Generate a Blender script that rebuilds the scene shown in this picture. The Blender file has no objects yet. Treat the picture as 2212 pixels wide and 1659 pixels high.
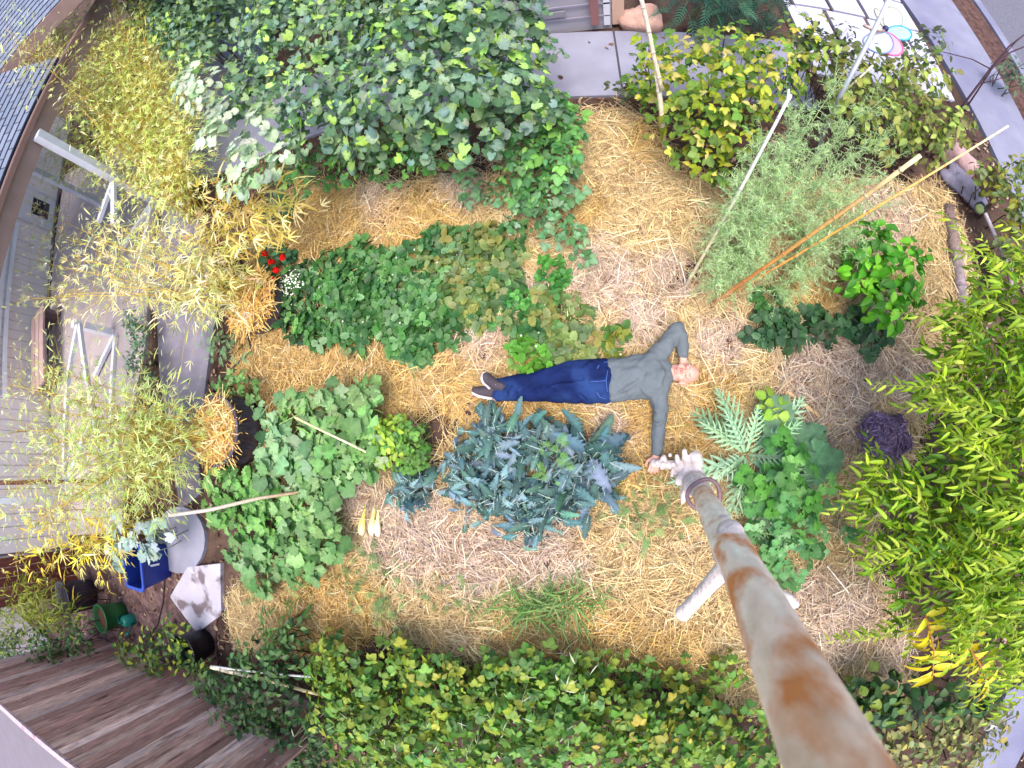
import bpy, bmesh, math, random
import numpy as np
from mathutils import Matrix, Vector

# ------------------------------------------------------------------ camera, sky, sun
SC = bpy.context.scene
COL = SC.collection
FE, CX, CY, H = 900.0, 1106.0, 829.5, 3.35      # lens measured on the photograph (2212 x 1659 px)
NADIR = (1298.0, 953.0)

def ray_c(x, y):
    dx, dy = x - CX, -(y - CY)
    r = math.hypot(dx, dy)
    th = 2 * math.atan(r / (2 * FE))
    s = math.sin(th) / max(r, 1e-9)
    return np.array([dx * s, dy * s, -math.cos(th)])

_d = ray_c(*NADIR)
_q = Vector(_d).rotation_difference(Vector((0, 0, -1)))
ROT = np.array(_q.to_matrix())

cd = bpy.data.cameras.new("camera")
cam = bpy.data.objects.new("camera", cd)
COL.objects.link(cam)
cam.location = (0, 0, H)
cam.rotation_mode = 'QUATERNION'
cam.rotation_quaternion = _q
cd.type = 'PANO'
cd.panorama_type = 'FISHEYE_LENS_POLYNOMIAL'
cd.sensor_fit = 'HORIZONTAL'
cd.sensor_width = 36.0
cd.sensor_height = 27.0
_r = np.linspace(0.01, 26, 400)
_t = 2 * np.arctan(_r / (2 * FE / 2212.0 * 36.0))
_k = np.linalg.lstsq(np.stack([_r, _r ** 2, _r ** 3, _r ** 4], 1), _t, rcond=None)[0]
cd.fisheye_polynomial_k0 = 0.0
cd.fisheye_polynomial_k1, cd.fisheye_polynomial_k2, cd.fisheye_polynomial_k3, cd.fisheye_polynomial_k4 = [-float(v) for v in _k]
cd.fisheye_fov = math.radians(179)
cd.lens = 17.7
cd.clip_start = 0.01
cd.clip_end = 300
cd.dof.use_dof = True
cd.dof.focus_distance = 3.4
cd.dof.aperture_fstop = 3.2
SC.camera = cam

world = bpy.data.worlds.new("World")
SC.world = world
world.use_nodes = True
nt = world.node_tree
nt.nodes.clear()
wo = nt.nodes.new('ShaderNodeOutputWorld')
bg = nt.nodes.new('ShaderNodeBackground')
sky = nt.nodes.new('ShaderNodeTexSky')
sky.sky_type = 'NISHITA'
sky.sun_disc = False
SUN_EL, SUN_AZ = 74.0, 170.0
sky.sun_elevation = math.radians(SUN_EL)
sky.sun_rotation = math.radians(SUN_AZ)
sky.air_density = 1.0
sky.dust_density = 4.0
sky.ozone_density = 1.0
bg.inputs['Strength'].default_value = 0.15
nt.links.new(sky.outputs[0], bg.inputs[0])
nt.links.new(bg.outputs[0], wo.inputs[0])

sl = bpy.data.lights.new("sun", 'SUN')
sl.energy = 1.1
sl.angle = math.radians(40)
sl.color = (1.0, 0.93, 0.82)
so = bpy.data.objects.new("sun", sl)
COL.objects.link(so)
_a = math.radians(SUN_AZ)
_e = math.radians(SUN_EL)
_sd = Vector((math.sin(_a) * math.cos(_e), math.cos(_a) * math.cos(_e), math.sin(_e)))
so.rotation_mode = 'QUATERNION'
so.rotation_quaternion = (-_sd).to_track_quat('-Z', 'Y')
so.location = (0, 0, 12)

vs = SC.view_settings
vs.view_transform = 'Standard'
vs.look = 'None'
vs.exposure = 1.24
vs.gamma = 1.0
SC.cycles.max_bounces = 6
SC.cycles.diffuse_bounces = 3
SC.cycles.transmission_bounces = 3
SC.cycles.transparent_max_bounces = 4
SC.cycles.use_denoising = True

# ------------------------------------------------------------------ helpers
def GR(x, y, z=0.0):
    """the point at height z that stands under a spot of the photograph"""
    r = ROT @ ray_c(x, y)
    k = (z - H) / r[2]
    return np.array([0, 0, H]) + r * k

def zm(z):
    """heights first judged for a camera 0.7 m higher"""
    return z if z < .4 else .4 + (z - .4) * .8

def G(x, y, z=0.0):
    return GR(x, y, zm(z))

_oF, _oH = 1089.0, 4.05
def _oray(x, y):
    dx, dy = x - CX, -(y - CY); r = math.hypot(dx, dy); th = 2 * math.asin(r / (2 * _oF)); k = math.sin(th) / r
    return Vector((dx * k, dy * k, -math.cos(th)))
_oR = np.array(_oray(1285.0, 935.0).rotation_difference(Vector((0, 0, -1))).to_matrix())
def M(x, y, z=0.0):
    """ground plan first measured with another lens, carried over to this one"""
    q = (np.array([x, y, z]) - np.array([0, 0, _oH])) @ _oR
    q = q / np.linalg.norm(q); r = 2 * _oF * math.sin(math.acos(-q[2]) / 2); k = r / math.hypot(q[0], q[1])
    return GR(CX + q[0] * k, CY - q[1] * k, z)
def MP(poly):
    return [M(*p) for p in poly]

def up_z(x, y, P):
    """height at which a vertical line through P passes the spot x, y"""
    r = ROT @ ray_c(x, y)
    k = math.hypot(P[0], P[1]) / math.hypot(r[0], r[1])
    return H + r[2] * k

def pix(P):
    q = (np.asarray(P) - np.array([0, 0, H])) @ ROT
    q = q / np.linalg.norm(q, axis=-1, keepdims=True)
    th = np.arccos(-q[..., 2])
    r = 2 * FE * np.tan(th / 2)
    k = r / np.maximum(np.hypot(q[..., 0], q[..., 1]), 1e-9)
    return CX + q[..., 0] * k, CY - q[..., 1] * k

def px2m(p, n):
    """size in metres of n photo pixels at the distance of p"""
    q = (np.asarray(p) - np.array([0, 0, H])) @ ROT
    d = np.linalg.norm(q)
    return n * d / FE * (1 - q[2] / d) / 2

def inpoly(x, y, poly):
    x = np.asarray(x); y = np.asarray(y)
    c = np.zeros(x.shape, bool)
    n = len(poly)
    for i in range(n):
        x1, y1 = poly[i]; x2, y2 = poly[(i + 1) % n]
        t = ((y1 > y) != (y2 > y)) & (x < (x2 - x1) * (y - y1) / (y2 - y1 + 1e-12) + x1)
        c ^= t
    return c

def lin(c):
    c = np.asarray(c, float) / 255.0
    return np.where(c <= 0.04045, c / 12.92, ((c + 0.055) / 1.055) ** 2.4)

RNG = np.random.default_rng(7)

def nrm(v):
    return v / np.maximum(np.linalg.norm(v, axis=-1, keepdims=True), 1e-9)

def vnoise(x, y, s, seed=0):
    r = np.random.default_rng(seed)
    v = np.zeros(np.shape(x))
    for k in range(7):
        a = r.uniform(0, 2 * np.pi); f = r.uniform(.6, 1.7) / s; p = r.uniform(0, 6.28)
        v = v + np.sin((np.cos(a) * x + np.sin(a) * y) * f * 6.28 + p)
    return v / 7 * 1.7

# ---- materials
MATS = {}

def mat(name, col=None, rough=.7, attr=False, noise=0.0, nscale=8.0, bump=0.0, bscale=60.0, trans=0.0, spec=.3, metal=0.0, stretch=None, dirt=None):
    if name in MATS:
        return MATS[name]
    m = bpy.data.materials.new(name)
    m.use_nodes = True
    t = m.node_tree
    N = t.nodes; L = t.links
    b = N['Principled BSDF']
    b.inputs['Roughness'].default_value = rough
    b.inputs['Specular IOR Level'].default_value = spec
    b.inputs['Metallic'].default_value = metal
    if attr:
        src = N.new('ShaderNodeAttribute'); src.attribute_name = 'col'
        c = src.outputs['Color']
    else:
        rgb = N.new('ShaderNodeRGB'); rgb.outputs[0].default_value = (*lin(col), 1)
        c = rgb.outputs[0]
    tc = N.new('ShaderNodeTexCoord')
    vec = tc.outputs['Object']
    if stretch:
        mp = N.new('ShaderNodeMapping'); mp.inputs['Scale'].default_value = stretch
        L.new(vec, mp.inputs[0]); vec = mp.outputs[0]
    if noise > 0:
        nz = N.new('ShaderNodeTexNoise'); nz.inputs['Scale'].default_value = nscale; nz.inputs['Detail'].default_value = 6
        L.new(vec, nz.inputs['Vector'])
        mr = N.new('ShaderNodeMapRange')
        mr.inputs[1].default_value = .28; mr.inputs[2].default_value = .72
        mr.inputs[3].default_value = 1 - noise; mr.inputs[4].default_value = 1 + noise
        L.new(nz.outputs[0], mr.inputs[0])
        mx = N.new('ShaderNodeVectorMath'); mx.operation = 'SCALE'
        L.new(c, mx.inputs[0]); L.new(mr.outputs[0], mx.inputs['Scale'])
        c = mx.outputs[0]
    if dirt:
        dcol, dscale, dlo, dhi = dirt
        nz2 = N.new('ShaderNodeTexNoise'); nz2.inputs['Scale'].default_value = dscale; nz2.inputs['Detail'].default_value = 8
        L.new(vec, nz2.inputs['Vector'])
        mr2 = N.new('ShaderNodeMapRange'); mr2.inputs[1].default_value = dlo; mr2.inputs[2].default_value = dhi
        L.new(nz2.outputs[0], mr2.inputs[0])
        mix = N.new('ShaderNodeMixRGB'); mix.inputs[2].default_value = (*lin(dcol), 1)
        L.new(mr2.outputs[0], mix.inputs[0]); L.new(c, mix.inputs[1])
        c = mix.outputs[0]
    L.new(c, b.inputs['Base Color'])
    if bump > 0:
        bz = N.new('ShaderNodeTexNoise'); bz.inputs['Scale'].default_value = bscale; bz.inputs['Detail'].default_value = 5
        L.new(vec, bz.inputs['Vector'])
        bp = N.new('ShaderNodeBump'); bp.inputs['Strength'].default_value = bump; bp.inputs['Distance'].default_value = .02
        L.new(bz.outputs[0], bp.inputs['Height']); L.new(bp.outputs[0], b.inputs['Normal'])
    if trans > 0:
        tr = N.new('ShaderNodeBsdfTranslucent')
        L.new(c, tr.inputs[0])
        ms = N.new('ShaderNodeMixShader'); ms.inputs[0].default_value = trans
        L.new(b.outputs[0], ms.inputs[1]); L.new(tr.outputs[0], ms.inputs[2])
        L.new(ms.outputs[0], N['Material Output'].inputs[0])
    MATS[name] = m
    return m

M_LEAF = mat('leaf', attr=True, rough=.45, trans=.33, spec=.35, noise=.12, nscale=25)
M_MATTE_LEAF = mat('matte_leaf', attr=True, rough=.7, trans=.22, spec=.2, noise=.12, nscale=25)
M_STRAW = mat('straw', attr=True, rough=.55, spec=.35, trans=.1)
M_STEM = mat('stem', attr=True, rough=.6, noise=.2, nscale=30)
M_ATTR = mat('painted', attr=True, rough=.7, noise=.1, nscale=15, bump=.2, bscale=80)

# ---- mesh builder
class MB:
    def __init__(s):
        s.V = []; s.C = []; s.n = 0; s.L = []; s.T = []; s.S = []
    def add(s, V, faces, col=(200, 200, 200), smooth=False, lincol=None):
        V = np.asarray(V, float)
        c = lin(col) if lincol is None else np.asarray(lincol)
        if c.ndim == 1:
            c = np.tile(c, (len(V), 1))
        s.V.append(V); s.C.append(c)
        for f in faces:
            s.L.append(np.asarray(f, np.int64) + s.n)
            s.T.append(np.array([len(f)])); s.S.append(np.array([smooth]))
        s.n += len(V)
    def addarr(s, V, Fa, C, smooth=True):
        """Fa: list of int arrays (m, k), C linear colours per vertex"""
        s.V.append(V); s.C.append(C)
        for F in Fa:
            s.L.append(F.ravel() + s.n)
            s.T.append(np.full(len(F), F.shape[1])); s.S.append(np.full(len(F), smooth))
        s.n += len(V)
    def box(s, c, dx, dy, dz, col=(200, 200, 200), M=None):
        """box by centre and full sizes along axes; M: 3x3 columns = axes"""
        v = np.array([[x, y, z] for x in (-.5, .5) for y in (-.5, .5) for z in (-.5, .5)]) * [dx, dy, dz]
        if M is not None:
            v = v @ np.asarray(M).T
        s.add(v + np.asarray(c), [(0, 1, 3, 2), (4, 6, 7, 5), (0, 4, 5, 1), (2, 3, 7, 6), (0, 2, 6, 4), (1, 5, 7, 3)], col)
    def bar(s, a, b, w, h, col=(200, 200, 200), up=(0, 0, 1)):
        a = np.asarray(a, float); b = np.asarray(b, float)
        d = b - a; l = np.linalg.norm(d); d = d / l
        up = np.asarray(up, float)
        if abs(d @ up) > .95:
            up = np.array([0, 1., 0])
        sd = nrm(np.cross(up, d)); u2 = np.cross(d, sd)
        s.box((a + b) / 2, l, w, h, col, np.stack([d, sd, u2], 1))
    def tube(s, pts, rad, n=8, col=(200, 200, 200), cap=True, cols=None):
        P = np.asarray(pts, float); k = len(P)
        rad = np.broadcast_to(np.asarray(rad, float), (k,))
        T = nrm(np.gradient(P, axis=0))
        ref = np.array([0, 0, 1.]) if abs(T[0][2]) < .9 else np.array([1., 0, 0])
        ang = np.linspace(0, 2 * np.pi, n, endpoint=False)
        V = []
        sd = nrm(np.cross(ref, T[0]))
        for i in range(k):
            sd = nrm(sd - T[i] * (sd @ T[i]))
            u = np.cross(T[i], sd)
            V.append(P[i] + rad[i] * (np.cos(ang)[:, None] * sd + np.sin(ang)[:, None] * u))
        V = np.concatenate(V)
        F = [(i * n + j, i * n + (j + 1) % n, (i + 1) * n + (j + 1) % n, (i + 1) * n + j) for i in range(k - 1) for j in range(n)]
        if cap:
            F += [tuple(range(n))[::-1], tuple((k - 1) * n + j for j in range(n))]
        if cols is not None:
            s.add(V, F, smooth=True, lincol=np.repeat(lin(cols), n, axis=0))
        else:
            s.add(V, F, col, True)
    def lathe(s, c, prof, n=24, col=(200, 200, 200), axis=(0, 0, 1), cap0=True, cap1=True):
        ax = nrm(np.asarray(axis, float))
        ref = np.array([1., 0, 0]) if abs(ax[0]) < .9 else np.array([0, 1., 0])
        a = nrm(np.cross(ax, ref)); b = np.cross(ax, a)
        ang = np.linspace(0, 2 * np.pi, n, endpoint=False)
        V = np.concatenate([np.asarray(c) + ax * z + r * (np.cos(ang)[:, None] * a + np.sin(ang)[:, None] * b) for r, z in prof])
        k = len(prof)
        F = [(i * n + j, i * n + (j + 1) % n, (i + 1) * n + (j + 1) % n, (i + 1) * n + j) for i in range(k - 1) for j in range(n)]
        if cap0: F.append(tuple(range(n))[::-1])
        if cap1: F.append(tuple((k - 1) * n + j for j in range(n)))
        s.add(V, F, col, True)
    def prism(s, poly, z0, z1, col=(200, 200, 200)):
        """poly: list of xy world points"""
        P = np.array([[p[0], p[1]] for p in poly]); n = len(P)
        a = 0.5 * np.sum(P[:, 0] * np.roll(P[:, 1], -1) - np.roll(P[:, 0], -1) * P[:, 1])
        if a < 0: P = P[::-1]
        V = np.concatenate([np.c_[P, np.full(n, z0)], np.c_[P, np.full(n, z1)]])
        F = [tuple(range(n))[::-1], tuple(range(n, 2 * n))] + [(i, (i + 1) % n, n + (i + 1) % n, n + i) for i in range(n)]
        s.add(V, F, col)
    def ball(s, c, r, col=(200, 200, 200), n=12, M=None):
        """ellipsoid with radii r; M columns = axes"""
        r = np.broadcast_to(np.asarray(r, float), (3,))
        th = np.linspace(0, np.pi, n); ph = np.linspace(0, 2 * np.pi, 2 * n, endpoint=False)
        V = np.array([[math.sin(t) * math.cos(p), math.sin(t) * math.sin(p), math.cos(t)] for t in th[1:-1] for p in ph] + [[0, 0, 1], [0, 0, -1]]) * r
        if M is not None: V = V @ np.asarray(M).T
        m = 2 * n; k = n - 2
        F = [(i * m + j, (i + 1) * m + j, (i + 1) * m + (j + 1) % m, i * m + (j + 1) % m) for i in range(k - 1) for j in range(m)]
        F += [(k * m, j, (j + 1) % m) for j in range(m)] + [(k * m + 1, (k - 1) * m + (j + 1) % m, (k - 1) * m + j) for j in range(m)]
        s.add(V + np.asarray(c), F, col, True)
    def loft(s, secs, n=16, col=(200, 200, 200), up=(0, 0, 1)):
        """secs: (point, lateral radius, vertical radius); rounded closed ends"""
        P = np.array([q[0] for q in secs]); A = [q[1] for q in secs]; B = [q[2] for q in secs]
        T = nrm(np.gradient(P, axis=0))
        PP = [P[0] - T[0] * min(A[0], B[0]) * .7] + list(P) + [P[-1] + T[-1] * min(A[-1], B[-1]) * .7]
        AA = [A[0] * .45] + A + [A[-1] * .45]; BB = [B[0] * .45] + B + [B[-1] * .45]
        TT = [T[0]] + list(T) + [T[-1]]
        up = np.asarray(up, float)
        ang = np.linspace(0, 2 * np.pi, n, endpoint=False)
        V = []
        for p, a, b, t in zip(PP, AA, BB, TT):
            sd = nrm(np.cross(up, t)); u = np.cross(t, sd)
            V.append(p + a * np.cos(ang)[:, None] * sd + b * np.sin(ang)[:, None] * u)
        k = len(PP); V = np.concatenate(V)
        F = [(i * n + j, i * n + (j + 1) % n, (i + 1) * n + (j + 1) % n, (i + 1) * n + j) for i in range(k - 1) for j in range(n)]
        F += [tuple(range(n))[::-1], tuple((k - 1) * n + j for j in range(n))]
        s.add(V, F, col, True)
    def build(s, name, m, parent=None, origin=None):
        me = bpy.data.meshes.new(name)
        V = np.concatenate(s.V); C = np.concatenate(s.C)
        L = np.concatenate(s.L); T = np.concatenate(s.T); S = np.concatenate(s.S)
        if origin is not None:
            V = V - np.asarray(origin)
        me.vertices.add(len(V)); me.vertices.foreach_set('co', V.astype(np.float32).ravel())
        me.loops.add(len(L)); me.loops.foreach_set('vertex_index', L.astype(np.int32))
        me.polygons.add(len(T))
        me.polygons.foreach_set('loop_start', np.concatenate([[0], np.cumsum(T)[:-1]]).astype(np.int32))
        me.polygons.foreach_set('use_smooth', S.astype(bool))
        me.update(calc_edges=True)
        a = me.color_attributes.new('col', 'FLOAT_COLOR', 'POINT')
        a.data.foreach_set('color', np.c_[C, np.ones(len(C))].astype(np.float32).ravel())
        me.materials.append(m)
        me.validate()
        o = bpy.data.objects.new(name, me)
        COL.objects.link(o)
        if parent is not None:
            o.parent = parent
            if origin is None:
                w = Vector((0, 0, 0)); p = parent
                while p is not None:
                    w += p.location; p = p.parent
                o.location = -w
        elif origin is not None:
            o.location = origin
        return o

def tag(o, label=None, cat=None, group=None, kind=None):
    if label: o['label'] = label
    if cat: o['category'] = cat
    if group: o['group'] = group
    if kind: o['kind'] = kind
    return o

def thing(name, loc, label, cat, group=None):
    o = bpy.data.objects.new(name, None)
    COL.objects.link(o)
    o.empty_display_size = .1
    o.location = loc
    return tag(o, label, cat, group)

# ---- leaf templates: (verts, [face arrays], vertex tint); x along the leaf, y across, z its normal
def t_strip(w, fold=.25, droop=.2, wave=0, midtint=1.25):
    n = len(w); t = np.linspace(0, 1, n); V = []; tint = []
    for i in range(n):
        z = -droop * t[i] ** 2 + wave * (.5 if i % 2 else -.5)
        ww = max(w[i], .004)
        V += [[t[i], -ww, z + fold * ww], [t[i], 0, z], [t[i], ww, z + fold * ww]]
        tint += [1, midtint, 1]
    F = []
    for i in range(n - 1):
        a = 3 * i
        F += [[a, a + 3, a + 4, a + 1], [a + 1, a + 4, a + 5, a + 2]]
    return np.array(V), [np.array(F)], np.array(tint)

def t_fan(out, cup=.1, cx=.45, wave=.0, ctint=1.25, vein=4, fold=.0, droop=.0):
    k = len(out)
    V = [[cx, 0, -cup]]
    tint = [ctint]
    for i, (x, y) in enumerate(out):
        V.append([x, y, wave * (1 if i % 2 else -1) + fold * abs(y) - droop * x * x])
        tint.append(1.22 if vein and i % vein == vein // 2 else .88)
    F = [[0, 1 + i, 1 + (i + 1) % k] for i in range(k)]
    return np.array(V, float), [np.array(F)], np.array(tint)

def t_merge(*ts):
    """each: (template, scale, angle, offset(x, y, z), pitch)"""
    V = []; F = []; Ti = []; n = 0
    for (v, f, ti), sc, ang, off, pitch in ts:
        cp, sp = math.cos(pitch), math.sin(pitch)
        v = v * sc
        v = np.c_[v[:, 0] * cp - v[:, 2] * sp, v[:, 1], v[:, 0] * sp + v[:, 2] * cp]
        c, s_ = math.cos(ang), math.sin(ang)
        v = np.c_[v[:, 0] * c - v[:, 1] * s_, v[:, 0] * s_ + v[:, 1] * c, v[:, 2]] + np.asarray(off)
        V.append(v); Ti.append(ti); F += [q + n for q in f]; n += len(v)
    return np.concatenate(V), F, np.concatenate(Ti)

def polar_leaf(lobes, n=16, notch=.2, ser=.0):
    out = []
    for i in range(n):
        th = -math.pi + 2 * math.pi * (i + .5) / n
        r = .5 * (1 - notch * .5 + notch * .5 * math.cos(lobes * th)) * (1 + (ser if i % 2 else -ser))
        if abs(abs(th) - math.pi) < .35: r *= .45
        out.append((.45 + r * math.cos(th), r * math.sin(th)))
    return out

T_OVAL = t_strip([.02, .24, .30, .20, .01], .3, .2)
T_ROUND = t_strip([.10, .40, .46, .34, .05], .25, .15)
T_LANCE = t_strip([.01, .075, .08, .05, .003], .4, .35, midtint=1.1)
T_BAMBOO = t_strip([.008, .05, .055, .035, .003], .3, .25, midtint=1.05)
T_PEACH = t_strip([.02, .12, .14, .13, .09, .01], .6, .55, midtint=1.3)
T_GRAPE = t_fan(polar_leaf(5, 24, .12, .05), .05, .3, .022, fold=.16, droop=.22)
T_GRAPE2 = t_fan(polar_leaf(3, 24, .2, .05), -.04, .3, .03, fold=.3, droop=.35)
T_SQUASH = t_fan(polar_leaf(5, 24, .16, .05), -.04, .38, .03, 1.25, fold=.22, droop=.15)
T_SQUASH2 = t_fan(polar_leaf(5, 24, .24, .06), .06, .36, .045, 1.2, fold=-.12, droop=.25)
_o3 = []
for _i in range(17):
    _th = -2.75 + 5.5 * _i / 16
    _r = .5 * (1 + (.09 if _i % 2 else -.06)) * (1 - .12 * math.cos(_th * 2 + 3.14))
    _o3.append((.5 + _r * math.cos(_th), .92 * _r * math.sin(_th)))
_l3 = t_fan(_o3, .05, .45, .02, .82, vein=2, fold=.28, droop=.1)
T_TRI = t_merge((_l3, .55, 0, (.32, 0, 0), -.1), (_l3, .52, 1.9, (.3, .04, 0), -.1), (_l3, .52, -1.9, (.3, -.04, 0), -.1))
T_RASP = t_merge((T_ROUND, .6, 0, (.35, 0, 0), 0), (T_OVAL, .55, 1.1, (.3, .02, 0), 0), (T_OVAL, .55, -1.1, (.3, -.02, 0), 0))
T_KALE = t_strip([.02, .03, .09, .15, .09, .16, .10, .17, .10, .16, .09, .12, .06, .02], .55, .4, wave=.055, midtint=1.5)
_pinn = t_strip([.03, .09, .06, .004], .3, .2)
def pinnate(n, w0, ln, spread, tmpl=_pinn, rach=.02, wob=0):
    parts = [(t_strip([rach] * 3 + [rach * .4], .1, .25, midtint=1.3), 1, 0, (0, 0, 0), 0)]
    for i in range(n):
        t = (i + 1) / (n + 1)
        s = ln * (math.sin(math.pi * min(.98, .2 + t * .78)) * .8 + .2)
        for sg in (-1, 1):
            parts.append((tmpl, s, sg * spread * (1 - .35 * t), (w0 + t * (1 - w0), 0, -.25 * t * t), .15))
    parts.append((tmpl, ln * .6, 0, (.9, 0, -.22), -.2))
    return t_merge(*parts)
T_KALE2 = t_strip([.03, .05, .14, .24, .16, .29, .18, .30, .17, .26, .13, .17, .06], .55, .85, wave=.09, midtint=1.45)
T_CARDOON = pinnate(6, .12, .33, .8, t_merge((t_strip([.04, .10, .06, .004], .3, .2), 1, 0, (0, 0, 0), 0), (t_strip([.03, .07, .004], .3, .2), .45, .8, (.3, .05, 0), 0), (t_strip([.03, .07, .004], .3, .2), .45, -.8, (.35, -.05, 0), 0)), .035)
T_FERN = pinnate(7, .2, .3, 1.1, rach=.012)
T_PARSLEY = t_merge((T_SQUASH, .5, 0, (.5, 0, 0), 0), (T_SQUASH, .45, 1.1, (.35, .05, 0), 0), (T_SQUASH, .45, -1.1, (.35, -.05, 0), 0), (t_strip([.015, .015, .01]), .5, 0, (0, 0, 0), 0))
T_BLADE = t_strip([.02, .022, .018, .002], .3, .5)
T_NEEDLE = (np.array([[0, -.05, 0], [0, .05, 0], [1, 0, .05]]), [np.array([[0, 1, 2]])], np.array([.9, .9, 1.1]))
T_NEEDLE2 = t_strip([.03, .05, .005], .3, .1, midtint=1.1)
T_BAMSPRAY = t_merge((T_BAMBOO, 1, .0, (0, 0, 0), .0), (T_BAMBOO, .9, .55, (0, 0, 0), .1), (T_BAMBOO, .85, -.6, (.02, 0, 0), -.1), (T_BAMBOO, .7, 1.2, (0, 0, 0), .15))

def leaves(mb, T, P, D, Nn, S, C, seed=0, tj=.08):
    """instances of template T at P, pointing D, facing Nn, size S, linear colours C"""
    V, F, ti = T
    k = len(P); m = len(V)
    Nn = nrm(Nn); D = nrm(D - Nn * np.sum(D * Nn, 1, keepdims=True))
    Sd = np.cross(Nn, D)
    S = np.broadcast_to(S, (k,))[:, None, None]
    out = P[:, None, :] + S * (V[None, :, 0:1] * D[:, None, :] + V[None, :, 1:2] * Sd[:, None, :] + V[None, :, 2:3] * Nn[:, None, :])
    col = np.clip(C[:, None, :] * ti[None, :, None], 0, 1)
    off = (np.arange(k) * m)[:, None, None]
    mb.addarr(out.reshape(-1, 3), [(f[None] + off).reshape(-1, f.shape[1]) for f in F], col.reshape(-1, 3))

def palette(cols, n, rng, jit=.12, f=1.0):
    c = lin(np.array(cols, float))[rng.integers(0, len(cols), n)]
    return np.clip(c * f * (1 + rng.normal(0, jit, (n, 1))) * (1 + rng.normal(0, jit * .4, (n, 3))), .004, .95)

ALB = .98        # foliage albedo scale on the colours read from the photograph

def blob_leaves(mb, blobs, T, size, cols, dens, rng, upw=.9, out=.45, noise=.45, shell=.6, f=ALB, sj=.25, patch=True, mix=None):
    for b in blobs:
        px, py, rp, zc, rz = b[:5]
        bc = b[5] if len(b) > 5 else cols
        c = G(px, py, zc); r = px2m(c, rp)
        n = int(dens * 6.0 * r * (r + rz) / (size * size) + 4)
        d = nrm(rng.normal(size=(n, 3))); d[:, 2] = np.where(d[:, 2] < -.2, -d[:, 2], d[:, 2])
        rr = 1 - shell * rng.random(n) ** 1.3
        lump = 1 + .18 * np.sin(d[:, 0] * 5 + px) * np.sin(d[:, 1] * 6 + py) + rng.normal(0, .05, n)
        P = c + d * (rr * lump)[:, None] * [r, r, rz]
        P[:, 2] = np.maximum(P[:, 2], .03)
        Nn = nrm(d) * out + [0, 0, upw] + rng.normal(0, noise, (n, 3))
        D = d * [1, 1, .0] + rng.normal(0, .7, (n, 3)) + [0, 0, -.15]
        C = palette(bc, n, rng, f=f)
        if patch:
            C *= (1 + .22 * vnoise(P[:, 0] * 3, P[:, 1] * 3, 1.3, int(px)))[:, None].clip(.6, 1.4)
        S_ = size * rng.uniform(1 - sj, 1 + sj, n)
        if mix:
            q = rng.random(n) < mix[1]
            leaves(mb, mix[0], P[q], D[q], Nn[q], S_[q] * mix[2], C[q]); q = ~q
            leaves(mb, T, P[q], D[q], Nn[q], S_[q], C[q])
        else:
            leaves(mb, T, P, D, Nn, S_, C)

def stems_to(mb, base, blobs, rng, n, r0=.008, col=(90, 80, 50), jit=.8):
    for i in range(n):
        b = blobs[rng.integers(0, len(blobs))]
        c = G(b[0], b[1], b[3]); r = px2m(c, b[2])
        e = c + rng.normal(0, .4, 3) * [r, r, b[4]]
        bs = np.array([c[0] * (1 - jit) + base[0] * jit, c[1] * (1 - jit) + base[1] * jit, 0]) + rng.normal(0, .05, 3) * [1, 1, 0]
        mid = (bs + e) / 2 + rng.normal(0, .06, 3) + [0, 0, .06]
        mb.tube([bs, mid, e], [r0, r0 * .8, r0 * .4], 5, col)

def bush(name, label, cat, blobs, T, size, cols, dens=1.0, seed=1, group=None, stem=(90, 80, 50), nst=14, m=None, r0=.008, jit=.25, **kw):
    rng = np.random.default_rng(seed)
    c0 = np.mean([G(b[0], b[1], b[3]) for b in blobs], 0); c0[2] = 0
    t = thing(name, c0, label, cat, group)
    mb = MB(); blob_leaves(mb, blobs, T, size, cols, dens, rng, **kw)
    mb.build('foliage', m or M_LEAF, t)
    if nst:
        ms = MB(); stems_to(ms, c0, blobs, rng, nst, r0, stem, jit)
        ms.build('stem', M_STEM, t)
    return t

def rosette(name, label, cat, px, py, n, ln, T, cols, seed=1, elev=(15, 75), z0=.03, group=None, size_w=1.0, f=ALB, m=None, pet=0.0, petcol=(150, 170, 120), extra=None, simple=False):
    """leaves radiating from one crown; pet = part of the length that is bare stalk"""
    rng = np.random.default_rng(seed)
    c = G(px, py, 0)
    mb = MB(); ms = MB()
    az = np.arange(n) * 2.399 + rng.normal(0, .2, n)
    el = np.radians(np.linspace(elev[0], elev[1], n) + rng.normal(0, 6, n))
    L = ln * (1 - .45 * np.arange(n) / n) * rng.uniform(.85, 1.15, n)
    D = np.stack([np.cos(az) * np.cos(el), np.sin(az) * np.cos(el), np.sin(el)], 1)
    Nn = np.stack([-np.cos(az) * np.sin(el), -np.sin(az) * np.sin(el), np.cos(el)], 1) + rng.normal(0, .12, (n, 3))
    B = c + [0, 0, z0] + D * .02
    P = B + D * (L * pet)[:, None]
    leaves(mb, T, P, D, Nn, L * (1 - pet), palette(cols, n, rng, f=f))
    if extra: extra(mb, c, rng)
    if simple:
        o = mb.build(name, m or M_LEAF, None, c)
        return tag(o, label, cat, group)
    t = thing(name, c, label, cat, group)
    mb.build('foliage', m or M_LEAF, t)
    if pet > 0:
        for i in range(n):
            ms.tube([B[i], P[i]], [.006, .004], 5, petcol)
        ms.build('stem', M_STEM, t)
    return t

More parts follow.
